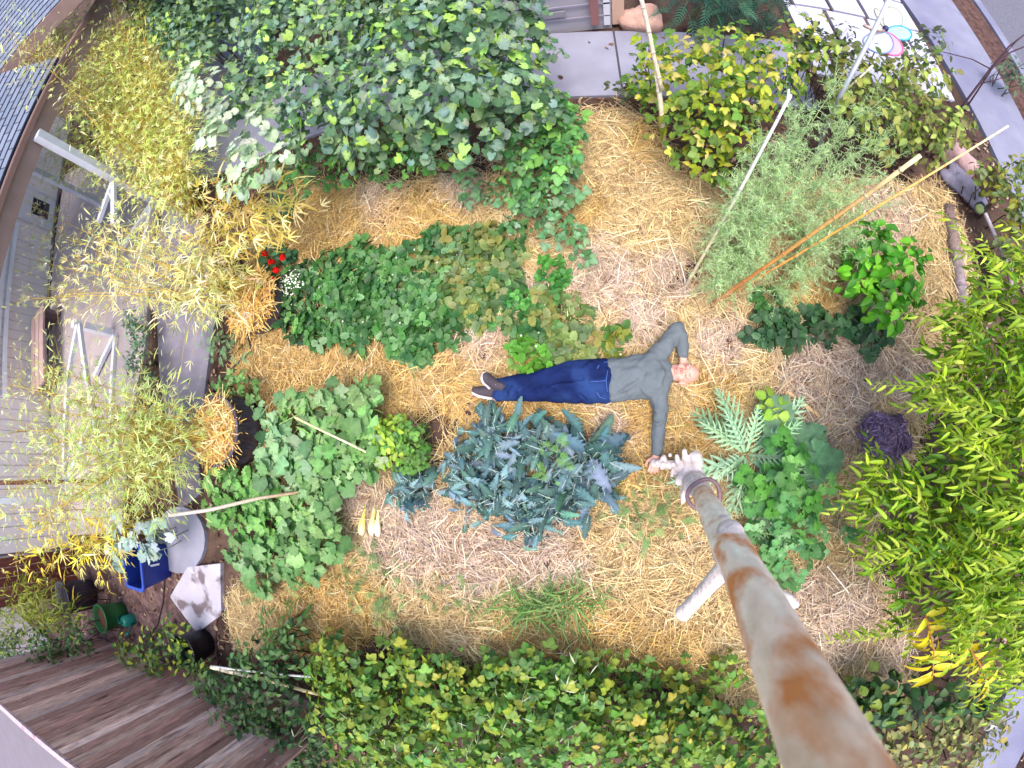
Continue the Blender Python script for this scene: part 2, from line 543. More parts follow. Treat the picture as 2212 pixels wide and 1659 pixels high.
# ------------------------------------------------------------------ ground and paving
def flat(name, poly, z, m, kind='structure', thick=None, label=None, cat=None):
    mb = MB()
    if thick:
        mb.prism(poly, z - thick, z)
    else:
        P = np.array([[p[0], p[1], z] for p in poly])
        a = 0.5 * np.sum(P[:, 0] * np.roll(P[:, 1], -1) - np.roll(P[:, 0], -1) * P[:, 1])
        if a < 0: P = P[::-1]
        mb.add(P, [tuple(range(len(P)))])
    o = mb.build(name, m)
    return tag(o, label, cat, kind=kind)

M_SOIL = mat('soil', (92, 74, 66), .95, noise=.45, nscale=6, bump=.9, bscale=35, dirt=((58, 44, 42), 3, .45, .62), spec=.1)
M_CONC = mat('concrete', (142, 143, 163), .85, noise=.10, nscale=3, bump=.15, bscale=120, dirt=((122, 122, 138), 1.3, .5, .75), spec=.2)
M_CONC2 = mat('grey_concrete', (128, 124, 140), .85, noise=.16, nscale=5, bump=.25, bscale=110, dirt=((98, 94, 108), 2, .48, .7), spec=.2)
M_WALK = mat('sidewalk_concrete', (130, 131, 152), .88, noise=.12, nscale=4, bump=.2, bscale=150, dirt=((112, 112, 140), 1.2, .45, .7), spec=.2)
M_PAVER = mat('pale_paver', attr=True, rough=.8, noise=.06, nscale=6, bump=.1, bscale=90, spec=.3)
M_ROAD = mat('asphalt', (104, 103, 116), .9, noise=.2, nscale=30, bump=.3, bscale=200, spec=.2)
M_BARK = mat('bark_mulch', (92, 70, 66), .95, noise=.5, nscale=18, bump=1, bscale=50, spec=.1)
M_MULCH = mat('chip_mulch', (118, 96, 94), .95, noise=.4, nscale=14, bump=1, bscale=60, dirt=((84, 64, 66), 5, .45, .6), spec=.1)

flat('ground', [(-60, -60), (60, -60), (60, 60), (-60, 60)], 0, M_SOIL)
flat('walkway', MP([(-5.7, 2.9), (-2.5, 3.24), (2.55, 3.24), (2.55, 4.27), (-4.2, 4.27), (-4.4, 9), (-9, 9), (-6.2, 3.9)]), .035, M_CONC, thick=.12)
mbj = MB()
mbj.bar(GR(1325, 66, .0365), GR(1345.5, 203, .0365), .022, .004)
tag(mbj.build('walkway_joint', mat('joint', (70, 66, 78), .9)), kind='structure')
l1, l2 = GR(1943, 0), GR(2130, 310); a1, a2 = GR(2047, 0), GR(2209, 273); c1, c2 = GR(2094, 0), GR(2212, 188)
def ext(p, q, n0=8, n1=5):
    d = nrm(q - p); return p - d * n0, q + d * n1
l1, l2 = ext(l1, l2); a1, a2 = ext(a1, a2); c1, c2 = ext(c1, c2)
flat('sidewalk', [l1[:2], l2[:2], a2[:2], a1[:2]], .05, M_WALK, thick=.12)
flat('sidewalk_end', MP([(5.75, -3.6), (7.4, -3.6), (7.4, -9), (5.75, -9)]), .05, M_WALK, thick=.12)
flat('planting_strip', [a1[:2], a2[:2], c2[:2], c1[:2]], .03, M_BARK, thick=.05)
kd = nrm(c2 - c1); kn = np.array([-kd[1], kd[0], 0]); kn = kn if kn[0] > 0 else -kn
k1, k2 = c1 + kn * .14, c2 + kn * .14
flat('kerb', [c1[:2] + kn[:2] * .004, c2[:2] + kn[:2] * .004, k2[:2], k1[:2]], .06, M_WALK, thick=.2)
r1, r2 = ext(k1, k2, 20, 20)
flat('road', [r1[:2] + kn[:2] * .004, r2[:2] + kn[:2] * .004, r2[:2] + kn[:2] * 14, r1[:2] + kn[:2] * 14], .006, M_ROAD)
# slab path along the house, with its dark joint
P_ = [G(372, 395), G(318, 640), G(345, 690), G(350, 811), G(380, 1000), G(395, 1100), G(440, 1065), G(432, 930), G(447, 851), G(470, 693), G(478, 600), G(410, 400)]
flat('garden_path', P_, .04, M_CONC2, thick=.1)
P_ = [G(440 + 0 + 62 * math.cos(a), 1150 + 95 * math.sin(a)) for a in np.linspace(0, 2 * np.pi, 22, endpoint=False)]
P_ = [G(395 + 55 * math.cos(a), 1165 + 72 * math.sin(a)) for a in np.linspace(0, 2 * np.pi, 22, endpoint=False)]
flat('round_slab', P_, .05, M_CONC, thick=.08)
flat('patio_slab', [G(413, 1223), G(484, 1215), G(486, 1325), G(433, 1364), G(375, 1287)], .055, mat('stained_concrete', (178, 174, 190), .85, noise=.1, nscale=4, dirt=((112, 100, 106), 4.5, .52, .62), bump=.2, bscale=80), thick=.1)
flat('porch_floor', MP([(-7.6, -1.9), (-5.75, -1.5), (-5.2, .9), (-5.5, 3.1), (-5.9, 4.4), (-9.6, 4.6)]), .07, mat('porch_concrete', (160, 150, 154), .85, noise=.12, nscale=3, bump=.1), thick=.1)
flat('chip_mulch_bed', [G(150, 1230), G(260, 1190), G(420, 1215), G(470, 1300), G(470, 1420), G(300, 1440), G(160, 1420)], .014, M_MULCH)
flat('driveway', MP([(-30, -5.6), (-2.6, -4.55), (-2, -20), (-30, -30)]), .012, mat('driveway_concrete', (118, 110, 120), .9, noise=.08, nscale=2))

# patio of pale pavers
mb = MB()
rng = np.random.default_rng(3)
flat('patio_base', MP([(2.62, 3.55), (5.15, 3.85), (5.13, 9), (2.62, 9)]), .012, M_SOIL)
ys = [3.75, 4.42, 5.06, 5.72, 6.4, 7.1, 7.8]
for r_ in range(len(ys) - 1):
    x = 2.66 + (.0 if r_ % 2 else -.35)
    while x < 5.1:
        w = rng.choice([.5, .62, .7])
        x0, x1 = max(x, 2.66), min(x + w, 5.11)
        if x1 - x0 > .12:
            sk = .095
            q = [(x0 + .035, ys[r_] + .025 + sk * (x0 - 2.69)), (x1 - .035, ys[r_] + .025 + sk * (x1 - 2.69)), (x1 - .035, ys[r_ + 1] - .02 + sk * (x1 - 2.69)), (x0 + .035, ys[r_ + 1] - .02 + sk * (x0 - 2.69))]
            v = rng.uniform(.92, 1.02)
            mb.prism(MP(q), .0, .045, np.array((188, 188, 208)) * v if rng.random() > .12 else (176, 172, 184))
        x += w
tag(mb.build('patio', M_PAVER), kind='structure')
mb = MB(); a = G(2119, 30, .012); b = G(2153, 82, .012)
mb.bar(GR(2119, 30, .0125), GR(2153, 84, .0125), .05, .006)
tag(mb.build('road_marking', mat('white_line', (235, 235, 240), .6)), kind='structure')

# ------------------------------------------------------------------ straw
STRAW = [(462, 720), (540, 600), (548, 520), (560, 470), (650, 400), (760, 400), (900, 400), (985, 330), (1105, 320), (1235, 350), (1262, 245), (1290, 232), (1365, 238), (1440, 320), (1450, 370), (1560, 400), (1900, 400), (2030, 410), (2075, 500), (2092, 640), (2110, 790), (2000, 900), (1950, 1010), (1880, 1120), (1900, 1250), (1960, 1380), (1960, 1490), (1800, 1530), (1640, 1530), (1500, 1490), (1380, 1452), (1200, 1425), (1030, 1420), (880, 1400), (760, 1395), (650, 1420), (600, 1400), (500, 1385), (480, 1300), (560, 1240), (640, 1200), (560, 1000), (600, 880), (560, 860), (470, 820)]
PALE = [(1300, 600, 85), (1390, 690, 70), (1040, 745, 75), (1160, 640, 50), (1320, 935, 60), (900, 1150, 120), (1020, 1190, 110), (1180, 1210, 110), (780, 1060, 70), (1560, 740, 70), (1800, 800, 140), (1880, 730, 90), (1960, 820, 80), (1800, 900, 90), (1450, 600, 60), (1180, 1100, 80), (1000, 400, 60), (830, 440, 60), (1900, 480, 80), (1800, 1330, 120), (1700, 1290, 80), (1950, 1400, 80), (1060, 330, 50)]
GOLD = [(640, 830, 170), (820, 860, 150), (950, 850, 120), (1150, 880, 150), (1400, 900, 60), (1490, 950, 80), (1400, 300, 55), (1260, 450, 60), (700, 500, 110), (900, 500, 110), (560, 620, 60), (1750, 640, 70), (1370, 1010, 70), (1300, 1400, 130), (1450, 1420, 90), (1200, 1380, 130), (720, 1330, 130), (1540, 860, 80), (1350, 830, 60), (560, 790, 90)]
BARE = [(1050, 345, 55), (940, 930, 60), (820, 1395, 50), (900, 1010, 60), (1490, 590, 30), (840, 1240, 25), (1300, 215, 45), (1205, 690, 40), (1700, 930, 25)]

def blobw(x, y, L, soft=.5):
    w = np.zeros(np.shape(x))
    for bx, by, r in L:
        d = np.hypot(x - bx, y - by) / r
        w = np.maximum(w, np.clip((1.15 - d) / soft, 0, 1))
    return w

def gz(x, y):
    return .02 + .022 * vnoise(x, y, 1.1, 5) + .012 * vnoise(x, y, .45, 9)

def straw_color(x, y, px, py, rng):
    n = len(x)
    wp = blobw(px, py, PALE) * 1.0 + .18 * vnoise(x, y, .5, 21); wg = blobw(px, py, GOLD) * .9 + .15 * vnoise(x, y, .6, 22)
    base = lin(np.array([215, 188, 138.])); pale = lin(np.array([206, 184, 170.])); gold = lin(np.array([207, 168, 96.]))
    wp = np.clip(wp + rng.normal(0, .18, n), 0, 1)[:, None]; wg = np.clip(wg + rng.normal(0, .2, n), 0, 1)[:, None]
    c = base * (1 - wp) + pale * wp
    c = c * (1 - wg * .8) + gold * wg * .8
    c = c * np.exp(rng.normal(-.06, .32, (n, 1)))
    k = rng.random(n)
    c = np.where((k < .05)[:, None], lin(np.array([150, 110, 70.])), c)
    c = np.where((k > .93)[:, None], lin(np.array([242, 226, 186.])), c)
    return np.clip(c, .01, .9)

BED = [(600, 640), (640, 600), (760, 555), (880, 570), (960, 530), (1120, 530), (1135, 585), (1100, 630), (1000, 705), (940, 785), (900, 770), (760, 735), (690, 775), (625, 710)]
def strands(mb, n, rng, poly, zmax, lm=(.09, .34), wid=(.0030, .0062), bare_keep=.12, tuft=False):
    x = rng.uniform(-3.9, 5.2, n * 2); y = rng.uniform(-3.6, 4.0, n * 2)
    px, py = pix(np.stack([x, y, np.zeros_like(x)], 1))
    jx = px + rng.normal(0, 9, len(px)); jy = py + rng.normal(0, 9, len(px))
    ok = inpoly(jx, jy, poly)
    ok &= (rng.random(len(px)) > blobw(px, py, BARE, .6) * (1 - bare_keep))
    ok &= ~inpoly(px, py, BED) | (rng.random(len(px)) < .25)
    ok &= rng.random(len(px)) < np.clip(.75 + .55 * vnoise(x, y, .38, 41), .2, 1)
    x, y, px, py = x[ok], y[ok], px[ok], py[ok]
    if tuft:
        k_ = rng.integers(0, len(x) // 14, len(x)); x = x[k_] + rng.normal(0, .035, len(x)); y = y[k_] + rng.normal(0, .035, len(x)); px, py = px[k_], py[k_]
    n = len(x)
    ang = np.pi * 1.6 * vnoise(x, y, 1.3, 31) + rng.normal(0, .3 if tuft else .8, n)
    if tuft: ang += 3 * np.sin(k_ * 12.9)
    L = rng.uniform(*lm, n) * rng.choice([.6, 1, 1], n); w = rng.uniform(*wid, n) / 2
    z = gz(x, y) + .004 + zmax * rng.random(n) ** 1.6
    tilt = rng.normal(0, .09, n)
    D = np.stack([np.cos(ang), np.sin(ang), tilt], 1)
    bend = rng.normal(0, .07, n)
    S = np.stack([-np.sin(ang), np.cos(ang), np.zeros(n)], 1)
    roll = rng.normal(0, .5, n)
    Sw = S * np.cos(roll)[:, None] + np.array([0, 0, 1.]) * np.sin(roll)[:, None]
    C0 = np.stack([x, y, z], 1)
    V = []
    for t in (-.5, 0, .5):
        m_ = C0 + D * (L * t)[:, None] + S * (bend * L * (4 * t * t - .5))[:, None] + [0, 0, 0]
        m_[:, 2] -= .02 * (2 * abs(t)) ** 2 * rng.random(n)
        m_[:, 2] = np.maximum(m_[:, 2], .008)
        V += [m_ - Sw * w[:, None], m_ + [0, 0, .0016], m_ + Sw * w[:, None]]
    V = np.stack(V, 1).reshape(-1, 3)
    F = []
    for i in range(2):
        a = 3 * i
        F += [[a, a + 3, a + 4, a + 1], [a + 1, a + 4, a + 5, a + 2]]
    F = (np.array(F)[None] + (np.arange(n) * 9)[:, None, None]).reshape(-1, 4)
    C = np.repeat(straw_color(x, y, px, py, rng), 9, axis=0)
    mb.addarr(V, [F], C, False)

mb = MB()
rng = np.random.default_rng(11)
# matted layer under the loose stalks
gx, gy = np.meshgrid(np.arange(-3.9, 5.2, .05), np.arange(-3.6, 4.0, .05), indexing='ij')
gpx, gpy = pix(np.stack([gx, gy, np.zeros_like(gx)], -1))
ins = inpoly(gpx, gpy, STRAW) & (blobw(gpx, gpy, BARE, .6) < .6)
idx = -np.ones(gx.shape, int); idx[ins] = np.arange(ins.sum())
V = np.stack([gx[ins], gy[ins], gz(gx[ins], gy[ins])], 1)
q = np.stack([idx[:-1, :-1], idx[1:, :-1], idx[1:, 1:], idx[:-1, 1:]], -1).reshape(-1, 4)
q = q[(q >= 0).all(1)]
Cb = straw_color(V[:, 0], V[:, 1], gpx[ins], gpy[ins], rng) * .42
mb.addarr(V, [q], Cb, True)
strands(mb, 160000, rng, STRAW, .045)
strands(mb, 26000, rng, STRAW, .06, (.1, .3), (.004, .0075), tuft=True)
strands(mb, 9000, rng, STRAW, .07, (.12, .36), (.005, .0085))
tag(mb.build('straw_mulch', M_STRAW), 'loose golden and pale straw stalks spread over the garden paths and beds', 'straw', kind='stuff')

# wood chips and leaf litter on the dark soil
mb = MB()
n = 9000
P = np.stack([rng.uniform(-7, 5.2, n), rng.uniform(-4.2, 4.3, n), rng.uniform(.012, .03, n)], 1)
an = rng.uniform(0, 6.28, n)
leaves(mb, T_OVAL, P, np.stack([np.cos(an), np.sin(an), rng.normal(0, .1, n)], 1), np.array([0, 0, 1.]) + rng.normal(0, .25, (n, 3)), rng.uniform(.03, .08, n), palette([(120, 90, 74), (150, 122, 100), (88, 62, 54), (168, 148, 128), (74, 54, 50)], n, rng))
tag(mb.build('leaf_litter', M_MATTE_LEAF), 'brown dead leaves and chips littering the bare soil', 'leaf litter', kind='stuff')

# ------------------------------------------------------------------ house
WA = G(158, 1177); WB = G(110, 620)
U = nrm(WB - WA); NW = np.array([U[1], -U[0], 0.0])       # along the wall, and out of it towards the garden
if NW[0] < 0: NW = -NW
Z1 = np.array([0, 0, 1.0])
def hw(u, z, out=0.0):
    return WA + U * u + Z1 * z + NW * out

def wbox(mb, u0, u1, z0, z1, o0, o1, col):
    mb.box(hw((u0 + u1) / 2, (z0 + z1) / 2, (o0 + o1) / 2), u1 - u0, o1 - o0, z1 - z0, col, np.stack([U, NW, Z1], 1))

M_PAINT = mat('house_paint', attr=True, rough=.65, noise=.06, nscale=2, spec=.25)
M_GLASS = mat('dark_glass', (44, 48, 60), .08, spec=.6)
ZWALL = 2.2
house = thing('house', hw(4, 0), 'lavender grey sided house with a low shingled roof along the edge of the garden', 'house')
mb = MB()
wbox(mb, 0, 11, 0, ZWALL, -.25, -.03, (150, 142, 152))
u = 0
k = 0
while u < 11:
    wbox(mb, u + .006, min(u + .2, 11) - .006, .06, ZWALL - .05, -.031, -.012 + .002 * (k % 2), (240, 228, 224))
    u += .2; k += 1
mb.build('wall', M_PAINT, house)
mb = MB()
for (a, b, c, d) in ((2.6, 6.6, .84, .92), (2.6, 6.6, .98, 1.08), (2.6, 6.6, 1.85, 1.95), (2.6, 2.7, 1.08, 1.85), (6.5, 6.6, 1.08, 1.85), (4.0, 4.1, 1.08, 1.85), (5.3, 5.4, 1.08, 1.85)):
    wbox(mb, a, b, c, d, -.01, .05, (240, 240, 248))
win = mb.build('window', M_PAINT, house)
mb = MB(); wbox(mb, 2.7, 6.5, 1.08, 1.85, -.012, .012, (60, 62, 76)); mb.build('pane', M_GLASS, win)
mb = MB()
wbox(mb, 6.8, 7.8, .08, 2.1, -.012, .02, (222, 218, 224))
for (a, b, c, d) in ((6.75, 6.83, .08, 2.16), (7.77, 7.85, .08, 2.16), (6.83, 7.77, 2.08, 2.16)):
    wbox(mb, a, b, c, d, -.011, .05, (216, 214, 222))
door = mb.build('door', M_PAINT, house)
mb = MB(); wbox(mb, 7.05, 7.55, .22, .62, .018, .032, (88, 84, 96)); wbox(mb, 7.05, 7.55, 1.0, 1.9, .018, .032, (70, 72, 84)); mb.build('pane', M_GLASS, door)
mb = MB(); mb.ball(hw(6.92, 1.0, .06), .035, (190, 180, 150)); mb.build('handle', M_PAINT, door)
# roofs: built flat in their own axes so the shingle courses follow the slope
M_SH = bpy.data.materials.new('shingles'); M_SH.use_nodes = True
t_ = M_SH.node_tree; N_ = t_.nodes; L_ = t_.links
tc_ = N_.new('ShaderNodeTexCoord'); br_ = N_.new('ShaderNodeTexBrick')
br_.inputs['Scale'].default_value = 1; br_.inputs['Mortar Size'].default_value = .009; br_.inputs['Brick Width'].default_value = .28; br_.inputs['Row Height'].default_value = .115
br_.inputs['Color1'].default_value = (*lin((100, 112, 134)), 1); br_.inputs['Color2'].default_value = (*lin((122, 130, 150)), 1); br_.inputs['Mortar'].default_value = (*lin((52, 56, 74)), 1)
L_.new(tc_.outputs['Object'], br_.inputs[0]); L_.new(br_.outputs[0], N_['Principled BSDF'].inputs['Base Color'])
N_['Principled BSDF'].inputs['Roughness'].default_value = .9
bp_ = N_.new('ShaderNodeBump'); bp_.inputs['Strength'].default_value = .6; bp_.inputs['Distance'].default_value = .01; bp_.invert = True
L_.new(br_.outputs['Fac'], bp_.inputs['Height']); L_.new(bp_.outputs[0], N_['Principled BSDF'].inputs['Normal'])
def roof(parent, e0, e1, depth, rise, name='roof'):
    """slab rising from eave e0-e1 away from the garden, in its own axes (x along, y up the slope)"""
    e0 = np.asarray(e0); e1 = np.asarray(e1)
    ax = nrm(e1 - e0); back = np.array([-ax[1], ax[0], 0.0])
    if back[0] > 0: back = -back
    ay = nrm(back + Z1 * rise); az = np.cross(ax, ay)
    if az[2] < 0: az = -az
    mb = MB(); L = np.linalg.norm(e1 - e0)
    nrow = int(depth / .115)
    for i in range(nrow):
        y0 = i * .115
        V = [[0, y0, .014], [L, y0, .014], [L, y0 + .118, .004], [0, y0 + .118, .004], [0, y0, -.0], [L, y0, -.0]]
        mb.add(V, [(0, 1, 2, 3), (4, 5, 1, 0)])
    mb.box((L / 2, depth / 2, -.06), L, depth, .1)
    o = mb.build(name, M_SH, None)
    if np.cross(ax, ay)[2] < 0: ax = -ax; o_or = e1
    else: o_or = e0
    Mx = Matrix(((ax[0], ay[0], az[0], o_or[0]), (ax[1], ay[1], az[1], o_or[1]), (ax[2], ay[2], az[2], o_or[2]), (0, 0, 0, 1)))
    o.parent = parent
    o.matrix_parent_inverse = Matrix.Translation(parent.location).inverted()
    o.matrix_basis = Mx
    return back
PB1 = G(350, 440)
ZE = min(np.arange(1.5, 3.0, .005), key=lambda z: abs(GR(58, 265, z)[0] - PB1[0] + .05))
ZB = min(np.arange(1.2, 2.8, .005), key=lambda z: abs(GR(120, 250, z)[0] - PB1[0] + .03))
FH = ZE - ZB
E1 = GR(126, 125, ZE); E0 = GR(0, 400, ZE); ed = nrm(E1 - E0); E0 = E0 - ed * 1.3
bk = roof(house, E0, E1, 4.6, .42)
M_TRIM = mat('brown_trim', attr=True, rough=.6, noise=.12, nscale=4, spec=.3)
mb = MB()
out_ = -bk
EE = E1 + ed * 1.6
mb.bar(E0 + out_ * .04 - Z1 * (FH / 2 + .02), EE + out_ * .04 - Z1 * (FH / 2 + .02), .05, FH, (140, 116, 112))
mb.bar(E0 + out_ * .085 - Z1 * .06, EE + out_ * .085 - Z1 * .06, .035, .07, (128, 100, 94))
mb.build('eave_board', M_TRIM, house)
mb = MB()
mb.bar(E0 + out_ * .004 + Z1 * .012, E1 + out_ * .004 + Z1 * .012, .02, .014, (60, 66, 84)); mb.build('drip_edge', M_TRIM, house)
F0 = GR(-60, 235, ZE + .4); F1 = GR(140, -8, ZE + .4); fd = nrm(F1 - F0)
bk2 = roof(house, F0 - fd * 1.5, F1 + fd * 3, 7.0, .42)
mb = MB(); mb.bar(F0 - fd * 1.5 - bk2 * .03 - Z1 * .1, F1 + fd * 3 - bk2 * .03 - Z1 * .1, .05, .2, (146, 120, 116)); mb.build('fascia', M_TRIM, house)
# porch: posts, downspout
M_WHITE = mat('white_paint', attr=True, rough=.5, noise=.05, nscale=5, spec=.35)
def porch_post(base, top, w, label):
    mb = MB(); t = thing('porch_post', (base[0], base[1], 0), label, 'post', 'white posts carrying the porch roof')
    mb.bar((base[0], base[1], .05), (base[0], base[1], top), w, w, (206, 208, 222), (1, .3, 0)); mb.build('shaft', M_WHITE, t)
    mb = MB(); mb.bar((base[0], base[1], .045), (base[0], base[1], .2), w + .03, w + .03, (216, 218, 228), (1, .3, 0)); mb.build('plinth', M_WHITE, t)
porch_post(PB1, up_z(82, 296, PB1) + .03, .125, 'broad white porch post running from the brown gutter down to the garden path')
PB2 = G(232, 447); porch_post(PB2, up_z(72, 352, PB2), .1, 'slim pale porch post standing behind the broad white one')
sp = G(234, 1070); sp = np.array([sp[0], sp[1], 0])
mb = MB(); mb.bar((sp[0], sp[1], .05), (sp[0], sp[1], 2.1), .075, .06, (232, 234, 244), (1, 0, 0)); mb.bar((sp[0], sp[1], .06), (sp[0] + .25, sp[1] - .05, .05), .075, .06, (226, 228, 238))
tag(mb.build('downspout', M_WHITE), 'straight white downspout coming off the house by the bamboo', 'downspout')
mb = MB(); sp2 = sp + np.array([0.02, .22, 0]); mb.bar((sp2[0], sp2[1], .05), (sp2[0], sp2[1], 2.0), .05, .05, (150, 96, 96), (1, 0, 0))
tag(mb.build('conduit', M_TRIM), 'thin dull red pipe beside the white downspout', 'pipe')
def rails(name, base, top, segs, label, w=.075):
    t = thing(name, (base[0], base[1], 0), label, 'railing')
    if top > 0:
        mb = MB(); mb.bar((base[0], base[1], .05), (base[0], base[1], zm(top)), .1, .1, (226, 228, 240), (1, .3, 0)); mb.build('newel', M_WHITE, t)
    for a, b in segs:
        mb = MB(); mb.bar(a, b, w, .05, (206, 208, 222)); mb.build('rail', M_WHITE, t)
rails('porch_railing', PB1, 0, [(G(243, 395, 1.1), G(213, 480, 1.1)), (G(246, 395, 1.08), G(246, 485, 1.08)), (G(325, 443, .25), G(262, 540, .25)), (G(329, 443, .22), G(305, 555, .22))], 'white two armed railing leading off the broad porch post')
PB3 = G(252, 722)
rails('porch_railing', PB3, .8, [(G(168, 702, .76), G(148, 812, .76)), (G(172, 702, .74), G(205, 905, .74)), (G(248, 724, .12), G(205, 812, .12)), (G(250, 724, .1), G(240, 900, .1)), (G(200, 905, .7), G(150, 1030, .7)), (G(205, 905, .72), G(225, 1030, .72)), (G(148, 812, .76), G(140, 1040, .74)), (G(240, 900, .1), G(236, 1045, .1))], 'long white railing in vee shapes beside the bamboo, its square newel showing')
# bench by the wall
bt = thing('bench', hw(3.4, 0, .5), 'weathered pinkish plank bench against the house wall behind the bamboo', 'bench')
for i in range(3):
    mb = MB(); wbox(mb, 2.6, 4.2, .4, .44, .15 + i * .2, .33 + i * .2, (178, 152, 150)); mb.build('seat_plank', M_TRIM, bt)
for uu in (2.7, 4.05):
    mb = MB(); wbox(mb, uu, uu + .08, .07, .398, .18, .68, (120, 100, 100)); mb.build('leg', M_TRIM, bt)

# ------------------------------------------------------------------ garage corner at the top of the picture
gar = thing('garage', (-1.5, 5.5, 0), 'pale grey garage corner beyond the concrete walkway with a brown downpipe', 'garage')
mb = MB()
mb.box((-1.2, 5.9, 1.3), 3.2, 3.2, 2.6, (176, 172, 184))
for z in (.2, .36, .52, .9, 1.3, 1.7):
    mb.box((-1.2, 4.273, z), 3.16, .016, .012 if z != .36 else .02, (150, 146, 166))
mb.build('wall', M_PAINT, gar)
mb = MB(); mb.box((-.35, 4.27, .28), .5, .03, .07, (140, 138, 150)); mb.build('vent', M_PAINT, gar)
mb = MB(); mb.bar((.21, 4.235, .13), (.21, 4.235, 2.6), .09, .07, (140, 98, 98)); mb.build('downpipe', M_TRIM, gar)
mb = MB(); mb.box((.345, 4.28, 1.32), .07, .03, 2.5, (216, 218, 228)); mb.box((.47, 4.36, 1.32), .13, .16, 2.52, (204, 170, 150)); mb.build('corner_board', M_PAINT, gar)
mb = MB(); mb.box((-1.2, 5.96, 2.68), 3.26, 3.3, .14, (110, 116, 134)); mb.build('roof', M_PAINT, gar)
gar.location += Vector(G(1330, 62)) - Vector((.44, 4.28, 0))

# ------------------------------------------------------------------ wooden fences
M_WOOD = mat('weathered_wood', attr=True, rough=.8, noise=.34, nscale=4, stretch=(9, 9, 1.6), bump=.4, bscale=12, spec=.15, dirt=((104, 66, 62), 1.4, .56, .75))
def fence(name, a, b, h, cols, label, rail_col, flip=1, wb=.14):
    a = np.asarray(a); b = np.asarray(b)
    d = nrm(b - a); nn = np.array([-d[1], d[0], 0]) * flip
    t = thing(name, (a + b) / 2, label, 'fence')
    L = np.linalg.norm(b - a); rg = np.random.default_rng(int(L * 100))
    mb = MB(); s = 0
    Mx = np.stack([d, nn, Z1], 1)
    while s < L:
        hh = h + rg.normal(0, .008)
        c = np.array(cols[rg.integers(0, len(cols))], float) * rg.uniform(.86, 1.12)
        mb.box(a + d * (s + wb / 2) + Z1 * (hh / 2 + .02) + nn * rg.normal(0, .003), wb - .013, .02, hh, c, Mx)
        for z in (.35, 1.0, 1.75):
            if z < h: mb.box(a + d * (s + wb / 2) + Z1 * z + nn * .0115, .012, .006, .012, (206, 190, 200), Mx)
        s += wb
    mb.build('board_panel', M_WOOD, t)
    for z in (.3, h - .25):
        mb = MB(); mb.box((a + b) / 2 - nn * .035 + Z1 * z, L, .045, .09, rail_col, Mx); mb.build('rail', M_WOOD, t)
    s = .05
    while s < L:
        mb = MB(); mb.box(a + d * s - nn * .11 + Z1 * (h / 2), .09, .09, h, rail_col, Mx); mb.build('fence_post', M_WOOD, t); s += 2.4
    mb = MB(); mb.box((a + b) / 2 + Z1 * (h + .035) - nn * .02, L, .07, .025, (190, 164, 172), Mx); mb.build('top_cap', M_WOOD, t)
    return t
WCOL = [(188, 148, 138), (204, 168, 158), (166, 126, 118), (214, 182, 176), (176, 134, 124)]
f0 = G(-10, 1515, 2.36); f1 = G(170, 1668, 2.36); fd_ = nrm((f1 - f0) * [1, 1, 0])
fence('wooden_fence', f0 * [1, 1, 0] - fd_ * 1.5, f1 * [1, 1, 0] + fd_ * 1.45, zm(2.36) - .05, WCOL, 'tall weathered reddish brown board fence closing the lower corner of the garden', (118, 62, 58))
cA = WA + np.array([.02, -.06, 0]); cB = G(172, 1265)
fence('wooden_fence', cA, cB, 1.6, [(112, 62, 56), (128, 74, 64), (98, 52, 48)], 'short dark red board fence between the house corner and the long fence', (100, 50, 46))
mb = MB(); a = G(275, 1418, .06); b = G(490, 1492, .06)
mb.bar(a, b, .09, .12, (120, 44, 44)); tag(mb.build('timber_edging', M_WOOD), 'low dark red timber edging at the foot of the long fence', 'timber')

# ------------------------------------------------------------------ tubs, bins and pots
M_PLASTIC = mat('plastic', attr=True, rough=.45, spec=.45, noise=.05, nscale=6)
def rrect(c, hx, hy, r, z, ang, n=5):
    out = []
    for qx, qy, a0 in ((1, 1, 0), (-1, 1, 90), (-1, -1, 180), (1, -1, 270)):
        for i in range(n):
            a = math.radians(a0 + 90 * i / (n - 1))
            out.append(((hx - r) * qx + r * math.cos(a), (hy - r) * qy + r * math.sin(a)))
    ca, sa = math.cos(ang), math.sin(ang)
    return np.array([[c[0] + x * ca - y * sa, c[1] + x * sa + y * ca, z] for x, y in out])
def shell(mb, rings, cols):
    n = len(rings[0]); V = np.concatenate(rings); k = len(rings)
    F = [(i * n + j, i * n + (j + 1) % n, (i + 1) * n + (j + 1) % n, (i + 1) * n + j) for i in range(k - 1) for j in range(n)] + [tuple((k - 1) * n + j for j in range(n))]
    C = np.repeat(lin(cols), n, axis=0)
    mb.add(V, F, smooth=False, lincol=C)
bc = G(356, 1208); hb = .46
bin_ = thing('recycling_bin', bc, 'open deep blue plastic bin on bark mulch beside the round slab', 'bin')
BL = (16, 44, 130)
mb = MB(); an = .08
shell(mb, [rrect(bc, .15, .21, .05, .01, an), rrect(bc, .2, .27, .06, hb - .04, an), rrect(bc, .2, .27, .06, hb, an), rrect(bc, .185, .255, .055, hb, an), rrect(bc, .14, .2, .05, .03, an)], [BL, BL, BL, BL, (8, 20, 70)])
mb.build('tub', M_PLASTIC, bin_)
mb = MB(); r0 = rrect(bc, .222, .292, .07, hb - .012, an); r1 = rrect(bc, .222, .292, .07, hb + .008, an); r2 = rrect(bc, .184, .254, .055, hb + .008, an)
n = len(r0); mb.add(np.concatenate([r0, r1, r2]), [(i * n + j, i * n + (j + 1) % n, (i + 1) * n + (j + 1) % n, (i + 1) * n + j) for i in range(2) for j in range(n)], (34, 66, 160)); mb.build('rim', M_PLASTIC, bin_)
